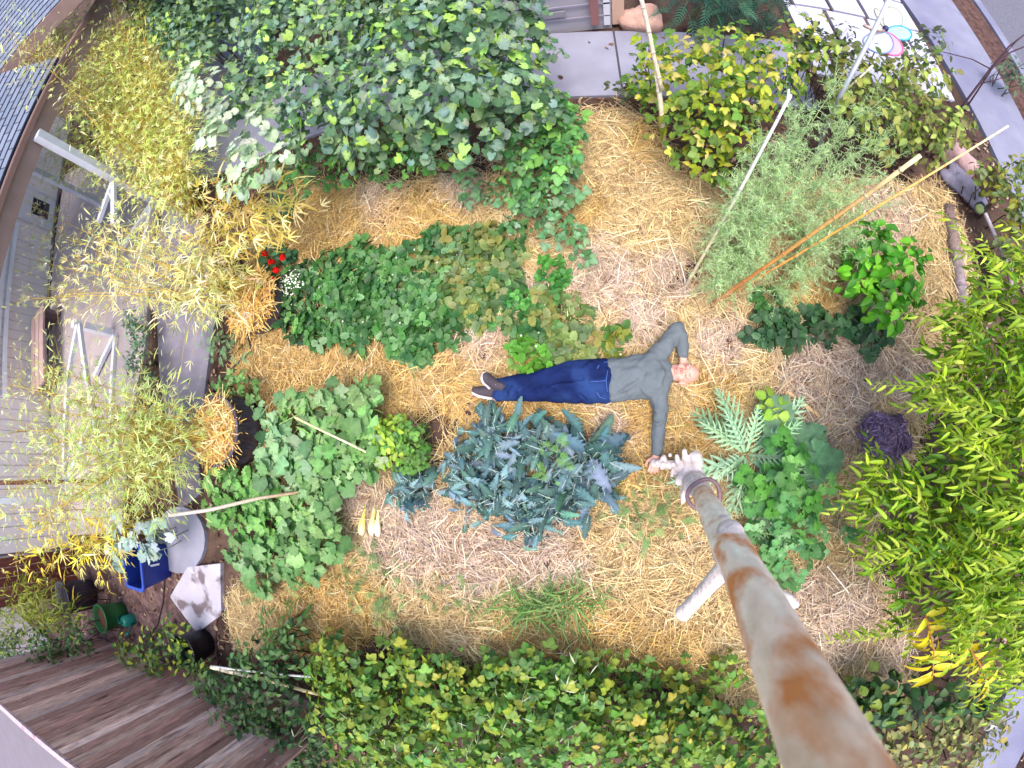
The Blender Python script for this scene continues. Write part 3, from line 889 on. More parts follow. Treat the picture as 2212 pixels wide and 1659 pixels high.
mb = MB(); mb.box(bc + np.array([.195 * math.cos(an), .02, .27]), .012, .022, .12, (230, 232, 240)); mb.build('mark', M_PLASTIC, bin_)

def tub(name, c, r0, r1, h, col, label, cat, fill=None, fill_col=(70, 50, 44), wall=.02, tilt=(0, 0, 1), inner=None, bands=0):
    t = thing(name, (c[0], c[1], 0), label, cat)
    c = np.array([c[0], c[1], c[2] if len(c) > 2 else 0])
    rb = (r0 + r1) / 2 + bands
    mb = MB()
    mb.lathe(c, [(r0, .0), (rb, h * .5), (r1, h), (r1 + .012, h), (r1 + .012, h - .03)][:3] + [(r1 + .01, h), (r1 + .01, h + .012), (r1 - wall, h + .012), (r1 - wall - .01, h * .5), (r0 - wall, .03)], 28, col, tilt)
    mb.build('tub' if cat != 'pot' else 'pot_wall', M_PLASTIC if not bands else M_WOOD, t)
    if fill:
        mb = MB(); mb.lathe(c, [(r1 - wall - .004, h * fill - .02), (r1 - wall - .004, h * fill), ((r1 - wall) * .5, h * fill + .03), (.02, h * fill + .035)], 24, fill_col, tilt)
        mb.build('soil', M_ATTR, t)
    return t
gb = G(200, 1278); tub('rain_barrel', gb, .2, .26, .5, (70, 66, 84), 'squat dark grey tub beside the dark red fence', 'tub', .8, (52, 46, 56))
gp = G(268, 1322); tub('garden_pot', gp, .15, .2, .38, (44, 110, 62), 'green plastic pot of brown soil on the bark mulch', 'pot', .85, (130, 84, 66))
bp = G(448, 1386); tub('nursery_pot', bp, .16, .215, .36, (26, 24, 32), 'empty black nursery pot near the fence corner', 'pot', None)
wc = G(290, 1336)
wcan = thing('watering_can', wc, 'small teal watering can beside the green pot', 'watering can')
mb = MB(); mb.lathe(wc, [(.08, 0), (.085, .02), (.08, .17), (.05, .2), (.045, .2)], 18, (20, 116, 104)); mb.build('can_body', M_PLASTIC, wcan)
mb = MB(); mb.tube([wc + [.06, -.03, .06], wc + [.16, -.06, .16], wc + [.22, -.08, .24]], [.018, .013, .012], 8, (20, 104, 96)); mb.lathe(wc + np.array([.22, -.08, .235]), [(.012, 0), (.035, .03)], 12, (20, 104, 96), (.6, -.2, .7)); mb.build('spout', M_PLASTIC, wcan)
mb = MB(); mb.tube([wc + [-.06, .03, .04], wc + [-.14, .05, .1], wc + [-.1, .04, .21], wc + [0, 0, .24], wc + [.03, -.01, .2]], .01, 8, (18, 92, 86)); mb.build('handle', M_PLASTIC, wcan)

def straw_top(c, r, z, n, t, seed):
    rg = np.random.default_rng(seed)
    a = rg.uniform(0, 6.28, n); q = r * np.sqrt(rg.random(n))
    P = np.stack([c[0] + q * np.cos(a), c[1] + q * np.sin(a), z + .06 * (1 - (q / r) ** 2) + rg.uniform(0, .05, n)], 1)
    d = rg.uniform(0, 6.28, n)
    D = np.stack([np.cos(d), np.sin(d), rg.normal(0, .15, n)], 1)
    mb = MB()
    T = t_strip([.022, .024, .022, .014], .3, .08)
    C = palette([(226, 190, 120), (214, 170, 84), (236, 210, 160), (190, 146, 80)], n, rg)
    leaves(mb, T, P - D * .08, D, np.array([0, 0, 1.]) + rg.normal(0, .3, (n, 3)), rg.uniform(.1, .26, n), C)
    mb.lathe((c[0], c[1], z), [(r, -.02), (r * .97, .02), (r * .6, .05), (.02, .06)], 24, (190, 150, 88))
    mb.build('straw_cover', M_STRAW, t)
PL1 = G(530, 935); PL2 = G(582, 668)
p1 = tub('half_barrel_planter', PL1, .33, .35, .42, (92, 86, 100), 'round grey barrel planter mulched with straw beside the squash patch', 'planter', .8, (120, 90, 60), bands=.04)
straw_top((PL1[0], PL1[1]), .32, .38, 1500, p1, 1)
p2 = tub('half_barrel_planter', PL2, .28, .3, .3, (110, 98, 100), 'straw covered barrel planter by the red geraniums', 'planter', .8, (120, 90, 60), bands=.03)
straw_top((PL2[0], PL2[1]), .31, .27, 1500, p2, 2)

# ------------------------------------------------------------------ bamboo
def bamboo(name, label, base, tips, nleaf, seed, cols, lsize=.145, spread=.3, group='bamboo clumps by the porch', stemcol=(200, 170, 80), lo=.3, fol=1.0):
    rg = np.random.default_rng(seed)
    t = thing(name, (base[0], base[1], 0), label, 'bamboo', group)
    ms = MB(); ml = MB()
    PP = []; DD = []
    for i, (tx, ty, tz) in enumerate(tips):
        e = G(tx, ty, tz)
        b = np.array([base[0], base[1], base[2]]) + rg.normal(0, .07, 3) * [1, 1, 0]
        mid = b * .5 + e * .5 + np.array([0, 0, .25]) + rg.normal(0, .05, 3)
        tt = np.linspace(0, 1, 9)[:, None]
        path = (1 - tt) ** 2 * b + 2 * tt * (1 - tt) * mid + tt ** 2 * e
        ms.tube(path, np.linspace(.009, .003, 9), 6, np.array(stemcol) * rg.uniform(.85, 1.1))
        n = int(nleaf * 1.9)
        s = lo + (1 - lo) * rg.random(n) ** .8
        f = s * 8; i0 = np.minimum(f.astype(int), 7); fr = (f - i0)[:, None]
        q = path[i0] * (1 - fr) + path[i0 + 1] * fr
        off = rg.normal(0, 1, (n, 3)) * spread * np.array([1, 1, .7])
        nt_ = max(6, n // 5)
        for j in rg.integers(0, n, nt_):
            ms.tube([q[j], q[j] + off[j] * .6 + [0, 0, .03], q[j] + off[j]], [.003, .002, .0012], 4, stemcol)
        PP.append(q + off); DD.append(off + rg.normal(0, .12, (n, 3)) + (e - b) * .12 + [0, 0, -.08])
    P = np.concatenate(PP); D = np.concatenate(DD); n = len(P)
    P[:, 2] = np.maximum(P[:, 2], .06)
    Nn = np.array([0, 0, 1.]) + rg.normal(0, .5, (n, 3)) + np.array([.25, 0, 0])
    C = palette(cols, n, rg, f=fol, jit=.2)
    h_ = rg.random(n) < .35
    leaves(ml, T_BAMSPRAY, P[h_], D[h_], Nn[h_], lsize * rg.uniform(.5, 1.1, h_.sum()), C[h_])
    h_ = ~h_
    leaves(ml, T_BAMBOO, P[h_], D[h_] + rg.normal(0, .15, (h_.sum(), 3)), Nn[h_], lsize * rg.uniform(.6, 1.4, h_.sum()), C[h_])
    ml.build('foliage', M_LEAF, t); ms.build('culm', M_STEM, t)
BAM = [(220, 216, 136), (206, 208, 124), (236, 230, 176), (192, 200, 110), (222, 210, 142), (240, 236, 196)]
BAMG = [(186, 206, 112), (202, 218, 136), (170, 192, 96), (222, 230, 164), (198, 208, 124)]
bamboo('bamboo', 'lime green bamboo rising from the barrel planter beside the squash', (PL1[0], PL1[1], .4),
       [(60, 1010, 1.5), (130, 1100, 1.3), (180, 960, 1.4), (90, 880, 1.6), (220, 1040, 1.2), (300, 980, 1.0), (260, 900, 1.1), (40, 1160, 1.5), (170, 1060, 1.5), (320, 1060, .9), (110, 960, 1.5), (250, 1110, 1.0), (30, 930, 1.7), (20, 830, 1.7), (90, 790, 1.5), (160, 860, 1.3), (15, 1060, 1.7), (340, 900, .8)], 135, 41, BAMG, lsize=.098, spread=.24)
bamboo('bamboo', 'pale yellow bamboo arching out of the smaller straw covered planter', (PL2[0], PL2[1], .3),
       [(80, 480, 1.5), (160, 560, 1.4), (240, 480, 1.3), (330, 560, 1.1), (120, 640, 1.3), (260, 620, 1.2), (400, 600, .9), (440, 520, .9), (60, 560, 1.6), (200, 520, 1.5), (320, 480, 1.1), (60, 440, 1.6), (40, 650, 1.6), (380, 650, .8), (460, 580, .8)], 78, 42, BAM, lsize=.12, spread=.2)
b3 = G(430, 470)
bamboo('bamboo', 'feathery yellow bamboo filling the corner between roof and grape vine', (b3[0], b3[1], 0),
       [(120, 60, 2.2), (200, 120, 2.0), (270, 40, 1.8), (330, 150, 1.5), (160, 200, 1.9), (230, 280, 1.5), (310, 300, 1.2), (390, 340, .9), (60, 40, 2.5), (180, 330, 1.3), (400, 240, 1.0), (350, 390, .8), (110, 290, 1.7), (300, 220, 1.4), (40, 30, 3.4), (380, 40, 1.5), (340, 80, 1.6), (420, 140, 1.3), (90, 20, 3.0), (160, 30, 2.6), (60, 90, 3.2), (10, 60, 3.7), (110, 110, 2.8), (150, 160, 2.3), (200, 40, 2.4), (250, 90, 2.0), (290, 20, 2.0), (60, 200, 2.5), (100, 330, 1.9), (20, 5, 3.4), (70, 10, 3.2), (180, 90, 2.0), (240, 150, 1.6), (210, 10, 2.3), (260, 60, 1.9), (320, 60, 1.6), (120, 70, 2.6), (200, 20, 2.6), (250, 10, 2.4), (280, 50, 2.0), (160, 60, 2.5), (310, 120, 1.5), (350, 100, 1.4), (230, 60, 2.2), (300, 0, 2.2)], 190, 43, [(200, 214, 116), (186, 204, 104), (214, 224, 140), (174, 194, 96), (224, 230, 166)], lsize=.092, spread=.27, fol=1.25)
b4 = G(505, 560)
bamboo('bamboo', 'dry straw yellow bamboo spray leaning over the golden mulch', (b4[0], b4[1], .05),
       [(640, 440, 1.1), (590, 395, 1.2), (560, 480, 1.0), (500, 430, 1.1), (470, 380, 1.1), (610, 490, .8), (430, 520, .9), (520, 600, .6)], 26, 44, [(230, 206, 120), (214, 184, 96), (236, 222, 160), (200, 180, 80)], lsize=.17, spread=.12)
b5 = G(330, 1120)
bamboo('bamboo', 'bright yellow drooping bamboo twigs in front of the house siding', (b5[0], b5[1], 0),
       [(60, 1190, 1.3), (20, 1220, 1.5), (130, 1200, 1.1), (90, 1130, 1.4), (170, 1180, .9), (20, 1100, 1.6), (230, 1230, .6), (250, 1180, .6)], 26, 45, [(246, 220, 70), (250, 236, 150), (230, 216, 60), (214, 200, 70)], lsize=.17, spread=.15)

# ------------------------------------------------------------------ sticks, canes and poles
def cane(name, label, cat, pts, rad, cols, seed=0, nodes=0, group=None, m=None, n=8, twigs=0):
    rg = np.random.default_rng(seed)
    P = np.array(pts, float)
    mb = MB()
    tt = np.linspace(0, 1, 4 * (len(P) - 1) + 1)
    Q = np.stack([np.interp(tt, np.linspace(0, 1, len(P)), P[:, k]) for k in range(3)], 1)
    R_ = np.interp(tt, [0, 1], [rad[0], rad[1]])
    k = len(Q)
    ci = np.linspace(0, len(cols) - 1, k)
    cc = np.stack([np.interp(ci, np.arange(len(cols)), np.array(cols, float)[:, j]) for j in range(3)], 1)
    mb.tube(Q, R_, n, cols=cc)
    for i in range(nodes):
        f = (i + .5) / nodes
        p = np.array([np.interp(f, tt, Q[:, j]) for j in range(3)]); d = nrm(Q[-1] - Q[0]); r = np.interp(f, [0, 1], rad)
        mb.tube([p - d * .008, p, p + d * .008], [r * 1.02, r * 1.3, r * 1.02], n, np.array(cols[min(int(f * len(cols)), len(cols) - 1)]) * .86)
    for i in range(twigs):
        f = rg.uniform(.2, .95); p = np.array([np.interp(f, tt, Q[:, j]) for j in range(3)]); d = nrm(Q[-1] - Q[0])
        mb.tube([p, p + d * .05 + rg.normal(0, .03, 3)], [.005, .003], 5, cols[-1])
    c = P[0]
    return tag(mb.build(name, m or M_STEM, None, c), label, cat, group)
ORG = [(200, 158, 124), (206, 132, 72), (218, 156, 84), (226, 180, 112), (236, 216, 170)]
cb = G(1526, 664, 0)
cane('bamboo_cane', 'thick orange bamboo cane slanting across the asparagus fern with a cut tip', 'cane', [cb, cb * .5 + G(1988, 336, 2.35) * .5, G(1988, 336, 2.35)], (.0145, .0105), ORG, 1, 9)
cane('bamboo_cane', 'thin long orange bamboo cane pointing over the sidewalk', 'cane', [G(1545, 655, 0), G(1545, 655, 0) * .5 + G(2178, 272, 1.75) * .5, G(2178, 272, 1.75)], (.010, .0075), [(200, 146, 96), (210, 138, 70), (220, 152, 66), (232, 190, 116), (242, 226, 186)], 2, 12, twigs=5)
b_ = G(1474, 630, 0)
cane('garden_pole', 'pale straight pole leaning up through the left edge of the asparagus', 'pole', [b_, b_ * .5 + G(1703, 213, 1.5) * .5, G(1703, 213, 1.5)], (.014, .011), [(206, 186, 160), (196, 190, 150), (206, 206, 200), (220, 220, 226)], 3, 6)
mb = MB(); p_ = G(1703, 213, 1.5); mb.tube([p_ + [0, 0, -.03], p_ + [0, 0, .03]], .016, 8, (236, 232, 226)); mb.tube([p_, G(1704, 192, 1.56)], [.012, .007], 6, (226, 214, 196))
tag(mb.build('pole_cap', M_STEM, None, p_), 'small white cap on the tip of the pale pole in the asparagus', 'cap')
cane('metal_pole', 'grey galvanised metal pole leaning over the pavers by the pinwheel', 'pole', [G(1760, 330, 0), G(1817, 203, .9), G(1926, -12, 1.75)], (.021, .021), [(150, 154, 172), (170, 172, 188), (196, 198, 212), (214, 214, 226)], 4, 0, m=mat('galvanised', attr=True, rough=.4, spec=.5, metal=.4, noise=.1))
cane('bamboo_cane', 'short pale green cane beside the grey metal pole', 'cane', [G(1800, 250, .2), G(1826, 196, .7), G(1886, 141, 1.0)], (.011, .010), [(170, 170, 110), (206, 206, 160), (220, 216, 190)], 5, 4)
bpole = G(1436, 326, 0); zt = 1.86
cane('tall_stake', 'tall pale branch stake tied from two pieces at the edge of the hedge', 'stake', [bpole, G(1431, 262, .55), G(1419, 160, 1.05)], (.022, .02), [(212, 192, 160), (222, 204, 176), (228, 214, 190)], 6, 3)
cane('tall_stake', 'upper pale branch lashed to the stake and reaching past the walkway', 'stake', [G(1424, 195, .92) + [.02, .0, 0], G(1412, 120, 1.25), G(1400, 60, 1.5), G(1383, -12, 1.8)], (.017, .015), [(206, 186, 160), (224, 206, 184), (230, 216, 200)], 7, 4)
cane('bamboo_stake', 'thin pale bamboo stake slanting across the squash leaves', 'stake', [G(865, 1012, .05), G(750, 956, .5), G(636, 901, .85)], (.011, .009), [(206, 196, 160), (226, 216, 180), (226, 206, 150)], 8, 6)
cane('dead_branch', 'long grey bare branch lying over the squash patch', 'branch', [G(366, 1113, .75), G(450, 1102, .7), G(560, 1076, .6), G(640, 1064, .4), G(702, 1058, .25)], (.02, .012), [(196, 186, 186), (186, 174, 160), (160, 140, 110), (146, 120, 90)], 9, 0)
cane('bamboo_stake', 'thicker cream bamboo stake lying over the dark bushes', 'stake', [G(456, 1441, .7), G(580, 1470, .6), G(709, 1505, .4)], (.02, .016), [(226, 216, 196), (220, 206, 164), (206, 190, 140)], 10, 5)
cane('bamboo_stake', 'thin grey stake with knots lying beside the cream one', 'stake', [G(462, 1440, .74), G(560, 1452, .66), G(672, 1462, .55)], (.012, .01), [(206, 206, 206), (190, 190, 186), (196, 196, 196)], 11, 6)
cane('cut_cane', 'short tan cane lying on the straw between the lying person and the purple mound', 'cane', [G(1693, 840, .04), G(1745, 880, .07), G(1797, 920, .06)], (.016, .017), [(206, 176, 130), (214, 184, 136), (196, 166, 120)], 12, 2)
cane('drip_hose', 'black drip hose lying on bare soil under the vine', 'hose', [G(985, 336, .05), G(1030, 358, .05), G(1085, 384, .03)], (.012, .012), [(40, 34, 40), (40, 34, 40)], 13)
cane('drip_hose', 'dark irrigation hose bending over the straw near the path', 'hose', [G(440, 885, .05), G(470, 825, .05), G(544, 758, .07), G(533, 715, .09), G(520, 690, .1)], (.013, .012), [(64, 54, 60), (52, 44, 48)], 14)
cane('drip_hose', 'black drip hose in the soil between lettuce and kale', 'hose', [G(915, 1000, .04), G(985, 990, .05), G(1040, 992, .04)], (.012, .012), [(44, 36, 44), (44, 36, 44)], 15)
cane('drip_hose', 'thin black hose running across the chip mulch below the blue bin', 'hose', [G(356, 1240, .03), G(352, 1300, .03), G(340, 1350, .03), G(318, 1375, .03)], (.009, .009), [(60, 54, 58), (60, 54, 58)], 16)
cane('log', 'long grey weathered log edging the straw on the right', 'log', [G(2046, 446, .06), G(2060, 530, .06), G(2074, 620, .06), G(2086, 700, .06), G(2092, 778, .06)], (.065, .055), [(120, 100, 96), (136, 118, 112), (150, 138, 146), (130, 112, 108), (126, 106, 104)], 17, 5, m=mat('bark', attr=True, rough=.9, noise=.35, nscale=16, bump=.9, bscale=40), n=14)
cane('dead_branch', 'forked whitish bare branch in the dark soil at the right edge', 'branch', [G(2128, 460, .25), G(2150, 510, .2), G(2175, 570, .15), G(2190, 640, .1)], (.018, .026), [(196, 186, 200), (176, 166, 176), (160, 146, 150)], 18, 0, twigs=4)
mb = MB(); rgt = np.random.default_rng(5)
def twig(pts, r): mb.tube(pts, np.linspace(r, r * .5, len(pts)), 5, (70, 44, 54))
o_ = G(2100, 205, .5)
twig([G(2040, 285, .1), G(2092, 212, .5), G(2140, 148, .85), G(2180, 100, 1.05), G(2230, 62, 1.2)], .016)
twig([G(2140, 148, .85), G(2185, 112, 1.0), G(2235, 92, 1.1)], .012)
twig([G(2060, 272, .1), G(2106, 205, .5), G(2142, 150, .9), G(2200, 84, 1.15)], .012)
twig([G(2142, 150, .85), G(2100, 128, .85), G(2036, 112, .8)], .008)
twig([G(2120, 180, .7), G(2160, 170, .8), G(2225, 130, .9)], .007)
tag(mb.build('bare_shrub', M_STEM, None, G(2050, 280, 0)), 'leafless dark red twigs standing over the sidewalk', 'shrub')

# ------------------------------------------------------------------ stones, mound, lamp, squash, pinwheel
M_STONE = mat('stone', attr=True, rough=.9, noise=.25, nscale=7, bump=.6, bscale=25, spec=.2)
def stone(label, px, py, rx, ry, rz, ang, col, seed):
    c = G(px, py, rz * .4); rg = np.random.default_rng(seed)
    mb = MB(); ca, sa = math.cos(ang), math.sin(ang)
    mb.ball((0, 0, 0), (1, 1, 1), col, 12)
    v = mb.V[0]; k = 1 + .22 * np.sin(v[:, 0] * 3.1 + seed) * np.cos(v[:, 1] * 3.7) + .1 * np.sin(v[:, 2] * 5 + seed * 2) + .05 * np.sin(v[:, 0] * 9 + v[:, 1] * 8)
    v = np.sign(v) * np.abs(v) ** .8 * k[:, None] * [rx, ry, rz]
    mb.V[0] = np.c_[v[:, 0] * ca - v[:, 1] * sa, v[:, 0] * sa + v[:, 1] * ca, v[:, 2]] + c
    return tag(mb.build('stone', M_STONE, None, c), label, 'stone')
stone('flat blue grey stone slab at the end of the log', 2086, 405, .3, .16, .07, -.9, (130, 126, 146), 1)
stone('pinkish tan stone next to the flat grey slab', 2072, 345, .26, .15, .09, -.9, (176, 146, 148), 2)
stone('rounded pink stone beside the garage corner', 1384, 46, .24, .2, .14, 0, (186, 150, 138), 3)
stone('small white stone lying among the yellowing ground plants', 2140, 1768 * .8848, .07, .06, .05, .4, (206, 206, 206), 4)
sl_ = G(2110, 452, 0)
lamp = thing('garden_light', sl_, 'small black solar garden light with a lime green dome in the soil by the log', 'light')
mb = MB(); mb.lathe(sl_, [(.05, 0), (.07, .03), (.07, .06), (.05, .08)], 16, (22, 20, 30)); mb.build('housing', M_PLASTIC, lamp)
mb = MB(); mb.ball(sl_ + np.array([-.03, -.03, .06]), (.055, .055, .04), (176, 190, 120), 8); mb.build('lens', M_PLASTIC, lamp)

pc = G(1908, 946, .1); pr = px2m(pc, 54)
mb = MB(); mb.ball(pc, (pr * .95, pr * .85, .14), (96, 78, 104), 14)
rg = np.random.default_rng(61); n = 5000
d = nrm(rg.normal(size=(n, 3))); d[:, 2] = abs(d[:, 2])
lump = 1 + .2 * np.sin(d[:, 0] * 5 + 1) * np.sin(d[:, 1] * 6) + rg.normal(0, .07, n)
P = pc + d * lump[:, None] * [pr, pr * .9, .16]
leaves(mb, T_LANCE, P, np.cross(d, rg.normal(size=(n, 3))), d + rg.normal(0, .35, (n, 3)), rg.uniform(.03, .08, n), palette([(140, 116, 152), (160, 136, 170), (116, 94, 124), (146, 124, 150)], n, rg))
mb.V = [v * [1, 1, 1] for v in mb.V]
tag(mb.build('fibre_mound', M_MATTE_LEAF, None, pc * [1, 1, 0]), 'round dusky purple fuzzy mound half under the peach leaves', 'mound')

def squash_fruit(px0, py0, px1, py1, r, c0, c1, label):
    a = G(px0, py0, .10); b = G(px1, py1, .10); d = b - a; L = np.linalg.norm(d)
    mb = MB()
    t = np.linspace(0, 1, 12)
    R_ = r * np.array([.28, .3, .36, .46, .6, .75, .88, .97, 1, .95, .75, .3])
    cc = np.array(c0)[None] * (1 - t[:, None]) + np.array(c1)[None] * t[:, None]
    P = a + d * t[:, None] + np.stack([np.zeros(12), np.zeros(12), R_ - .05], 1)
    mb.tube(P, R_, 14, cols=cc)
    o = mb.build('summer_squash', mat('squash_skin', attr=True, rough=.35, spec=.5), None, a * [1, 1, 0])
    tag(o, label, 'squash')
    ms = MB(); ms.tube([P[0] - d / L * .025, P[0]], [.008, .011], 6, (150, 170, 60)); ms.build('stalk', M_STEM, o)
squash_fruit(783, 1098, 778, 1158, .034, (246, 214, 60), (250, 240, 190), 'bright yellow summer squash, leftmost of three on the straw')
squash_fruit(803, 1100, 799, 1158, .032, (250, 226, 110), (246, 240, 210), 'cream summer squash with a yellow neck, between the other two')
squash_fruit(812, 1104, 813, 1160, .031, (246, 236, 160), (246, 242, 216), 'palest summer squash, rightmost of three on the straw')

pw = G(1911, 65, .95)
spin = thing('pinwheel', (pw[0], pw[1], 0), 'flower shaped garden pinwheel with white, pink and cyan petals over the pavers', 'pinwheel')
mb = MB(); mb.tube([(pw[0] - .12, pw[1] - .3, 0), pw], [.006, .006], 6, (60, 50, 80)); mb.build('stake', M_STEM, spin)
mb = MB(); mb.ball(pw + [0, 0, .02], .03, (50, 40, 90), 8); mb.build('hub', M_PLASTIC, spin)
M_PETAL = mat('petal_cloth', attr=True, rough=.6, trans=.35, spec=.2)
tipsP = [((1956, 73), (176, 232, 240), (40, 150, 190)), ((1925, 106), (246, 190, 210), (200, 100, 150)), ((1894, 100), (216, 230, 246), (120, 140, 190)), ((1880, 60), (246, 236, 226), (150, 120, 106)), ((1898, 30), (240, 246, 220), (150, 150, 130)), ((1934, 32), (246, 248, 226), (140, 150, 136))]
for (tx, ty), pc_, ec_ in tipsP:
    e = G(tx, ty, 1.0); d = (e - pw) * 1.3; L = np.linalg.norm(d); d /= L
    s_ = nrm(np.cross(Z1, d)); n_ = np.cross(d, s_)
    a = np.linspace(0, 2 * np.pi, 24, endpoint=False)
    rad_ = .30 * L
    x_ = L * (.55 - .45 * np.cos(a)); y_ = rad_ * np.sin(a) * (1 - .45 * np.cos(a) * -1 * .0) * (.65 + .35 * (x_ / L))
    P = pw + x_[:, None] * d + y_[:, None] * s_ + n_ * (.03 * np.sin(a))[:, None]
    mb = MB(); cen = P.mean(0) + n_ * .02
    V = np.concatenate([P, [cen]])
    mb.add(V, [(i, (i + 1) % 24, 24) for i in range(24)], pc_, True)
    pe = mb.build('petal', M_PETAL, spin)
    mb = MB(); mb.tube(np.concatenate([P, P[:1]]), .009, 5, ec_, cap=False); mb.build('petal_rim', M_PLASTIC, pe)

# ------------------------------------------------------------------ planting
GV = [(112, 140, 108), (98, 130, 96), (132, 156, 126), (84, 116, 88), (140, 166, 112), (112, 140, 126), (74, 106, 72)]
GVL = [(150, 190, 100), (166, 206, 96), (130, 176, 90)]
GVP = [(196, 214, 180), (176, 200, 160), (206, 224, 190), (160, 190, 140), (186, 206, 180)]
vine_blobs = [(440, 120, 60, 1.3, .3), (420, 30, 70, 1.6, .3), (370, 20, 60, 1.7, .3), (330, 20, 65, 1.7, .35), (390, 95, 55, 1.5, .3), (300, -20, 60, 1.9, .3), (350, 60, 45, 1.7, .25), (400, 60, 70, 1.0, .4), (400, 0, 80, 1.0, .4), (480, -20, 90, 1.1, .4), (470, 70, 110, 1.0, .5), (620, 60, 120, 1.3, .4), (760, 60, 130, 1.4, .35), (900, 70, 130, 1.4, .35), (1030, 70, 110, 1.3, .4), (1110, 50, 80, 1.1, .4), (560, 190, 110, 1.2, .35), (690, 190, 120, 1.3, .3), (830, 200, 120, 1.3, .3), (960, 200, 110, 1.3, .3), (1070, 190, 100, 1.1, .35), (1130, 130, 80, .9, .35), (680, 290, 80, .9, .3), (800, 300, 80, .9, .3), (920, 290, 80, .9, .3), (1040, 290, 90, .9, .3), (1140, 240, 80, .8, .3), (860, 20, 150, 1.2, .4), (620, 0, 120, 1.2, .4), (1010, 10, 120, 1.2, .4)]
bush('grape_vine', 'big sprawling grape vine with broad grey green leaves over the top of the garden', 'vine', vine_blobs, T_GRAPE, .092, GV + GV + GVL[:2], .95, 51, nst=26, r0=.011, stem=(110, 90, 70), upw=.95, noise=.5, out=.4, sj=.42, mix=(T_GRAPE2, .5, .85), f=1.12)
bush('grape_vine', 'pale silvery trailing arm of grape vine hanging in front of the feathery bamboo', 'vine', [(430, 200, 55, 1.5, .12), (470, 250, 45, 1.5, .1), (450, 300, 38, 1.5, .1), (520, 330, 50, 1.5, .1), (560, 375, 48, 1.5, .1), (510, 400, 40, 1.45, .1), (610, 340, 30, 1.4, .1), (400, 180, 40, 1.5, .1), (560, 260, 45, 1.4, .12)], T_GRAPE, .125, GVP, .8, 52, nst=0, f=.85, stem=(190, 180, 140), upw=1.3, noise=.3, jit=.1)
RB = [(86, 140, 72), (104, 156, 84), (74, 122, 66), (122, 176, 84), (92, 144, 90)]
bush('berry_bush', 'leafy mid green berry bush along the straw below the grape vine', 'bush', [(690, 370, 60, .4, .2), (600, 380, 45, .35, .2), (770, 350, 60, .4, .25), (850, 340, 60, .4, .25), (940, 330, 60, .4, .25), (1130, 320, 80, .45, .3), (1210, 340, 60, .4, .25), (1180, 260, 70, .5, .3), (1150, 390, 60, .3, .2), (1225, 290, 45, .4, .25)], T_RASP, .108, RB, 1.15, 53, nst=24, stem=(110, 110, 70), mix=(T_OVAL, .45, .55), sj=.35)
bush('berry_bush', 'trailing berry canes reaching from the green bush out onto the straw', 'bush', [(1020, 405, 38, .18, .1), (1065, 415, 36, .18, .1), (1130, 420, 45, .22, .12), (1180, 430, 50, .22, .12), (1125, 475, 35, .15, .1), (1200, 480, 45, .18, .12), (1235, 520, 30, .15, .1), (1250, 560, 22, .12, .08), (1215, 400, 50, .25, .15)], T_RASP, .1, [(92, 140, 92), (110, 152, 110), (84, 128, 78), (126, 160, 120)], 1.05, 54, nst=16, stem=(110, 110, 70), mix=(T_OVAL, .45, .55), sj=.35)
LGX = [(110, 146, 60), (90, 130, 54)]
HY = [(136, 150, 40), (160, 168, 50), (112, 140, 44), (184, 180, 70), (90, 120, 46), (104, 134, 48), (196, 186, 110), (78, 112, 42), (120, 140, 46)]
HO = [(110, 126, 54), (92, 114, 48), (134, 140, 60), (78, 100, 46), (120, 120, 70), (146, 150, 76)]
bush('raspberry_hedge', 'yellowing raspberry hedge between the straw and the pavers', 'hedge', [(1415, 130, 50, .5, .3), (1450, 200, 70, .55, .35), (1520, 150, 75, .6, .4), (1600, 150, 75, .6, .4), (1540, 250, 80, .55, .35), (1470, 290, 60, .45, .3), (1510, 350, 55, .4, .25), (1590, 310, 60, .5, .3), (1660, 190, 70, .6, .4), (1620, 240, 60, .6, .4), (1400, 190, 40, .4, .25), (1370, 180, 30, .3, .2), (1710, 120, 60, .6, .4), (1570, 380, 35, .3, .2)], T_RASP, .102, HY + LGX, 1.0, 55, nst=40, stem=(120, 90, 70), r0=.007, mix=(T_OVAL, .45, .55), sj=.35)
bush('shrub_hedge', 'dark olive shrub behind the asparagus next to the sidewalk', 'hedge', [(1760, 130, 65, .6, .4), (1840, 180, 80, .6, .4), (1930, 170, 60, .6, .35), (1990, 190, 60, .5, .35), (1940, 250, 75, .55, .35), (2020, 270, 65, .45, .3), (1990, 310, 70, .4, .3), (1900, 290, 80, .5, .3), (2060, 290, 40, .35, .25), (1830, 240, 60, .6, .3)], T_OVAL, .085, HO + [(150, 170, 80)], .75, 56, nst=40, stem=(90, 70, 60), r0=.006)
bush('young_shrub', 'dark leaved sprigs standing against the pale pavers', 'shrub', [(1745, 62, 22, .9, .1), (1770, 90, 30, .8, .12), (1825, 70, 26, .95, .1), (1835, 110, 36, .8, .12), (2010, 100, 45, .7, .2), (1975, 120, 40, .7, .15), (1730, 110, 35, .7, .15), (1360, 200, 22, .35, .1), (1330, 195, 18, .3, .08)], T_OVAL, .075, [(84, 96, 70), (70, 84, 62), (106, 120, 84)], .5, 57, nst=30, stem=(70, 56, 50), r0=.005, jit=.15)
bush('conifer_shrub', 'deep bluish green feathery shrub at the top beside the raspberry hedge', 'shrub', [(1490, 15, 60, .5, .4), (1580, 20, 75, .5, .45), (1660, 25, 55, .45, .4), (1600, -30, 90, .5, .5), (1500, -30, 70, .5, .45)], T_FERN, .24, [(52, 92, 76), (40, 74, 64), (64, 106, 84), (34, 62, 54)], 2.2, 58, nst=14, m=M_MATTE_LEAF)
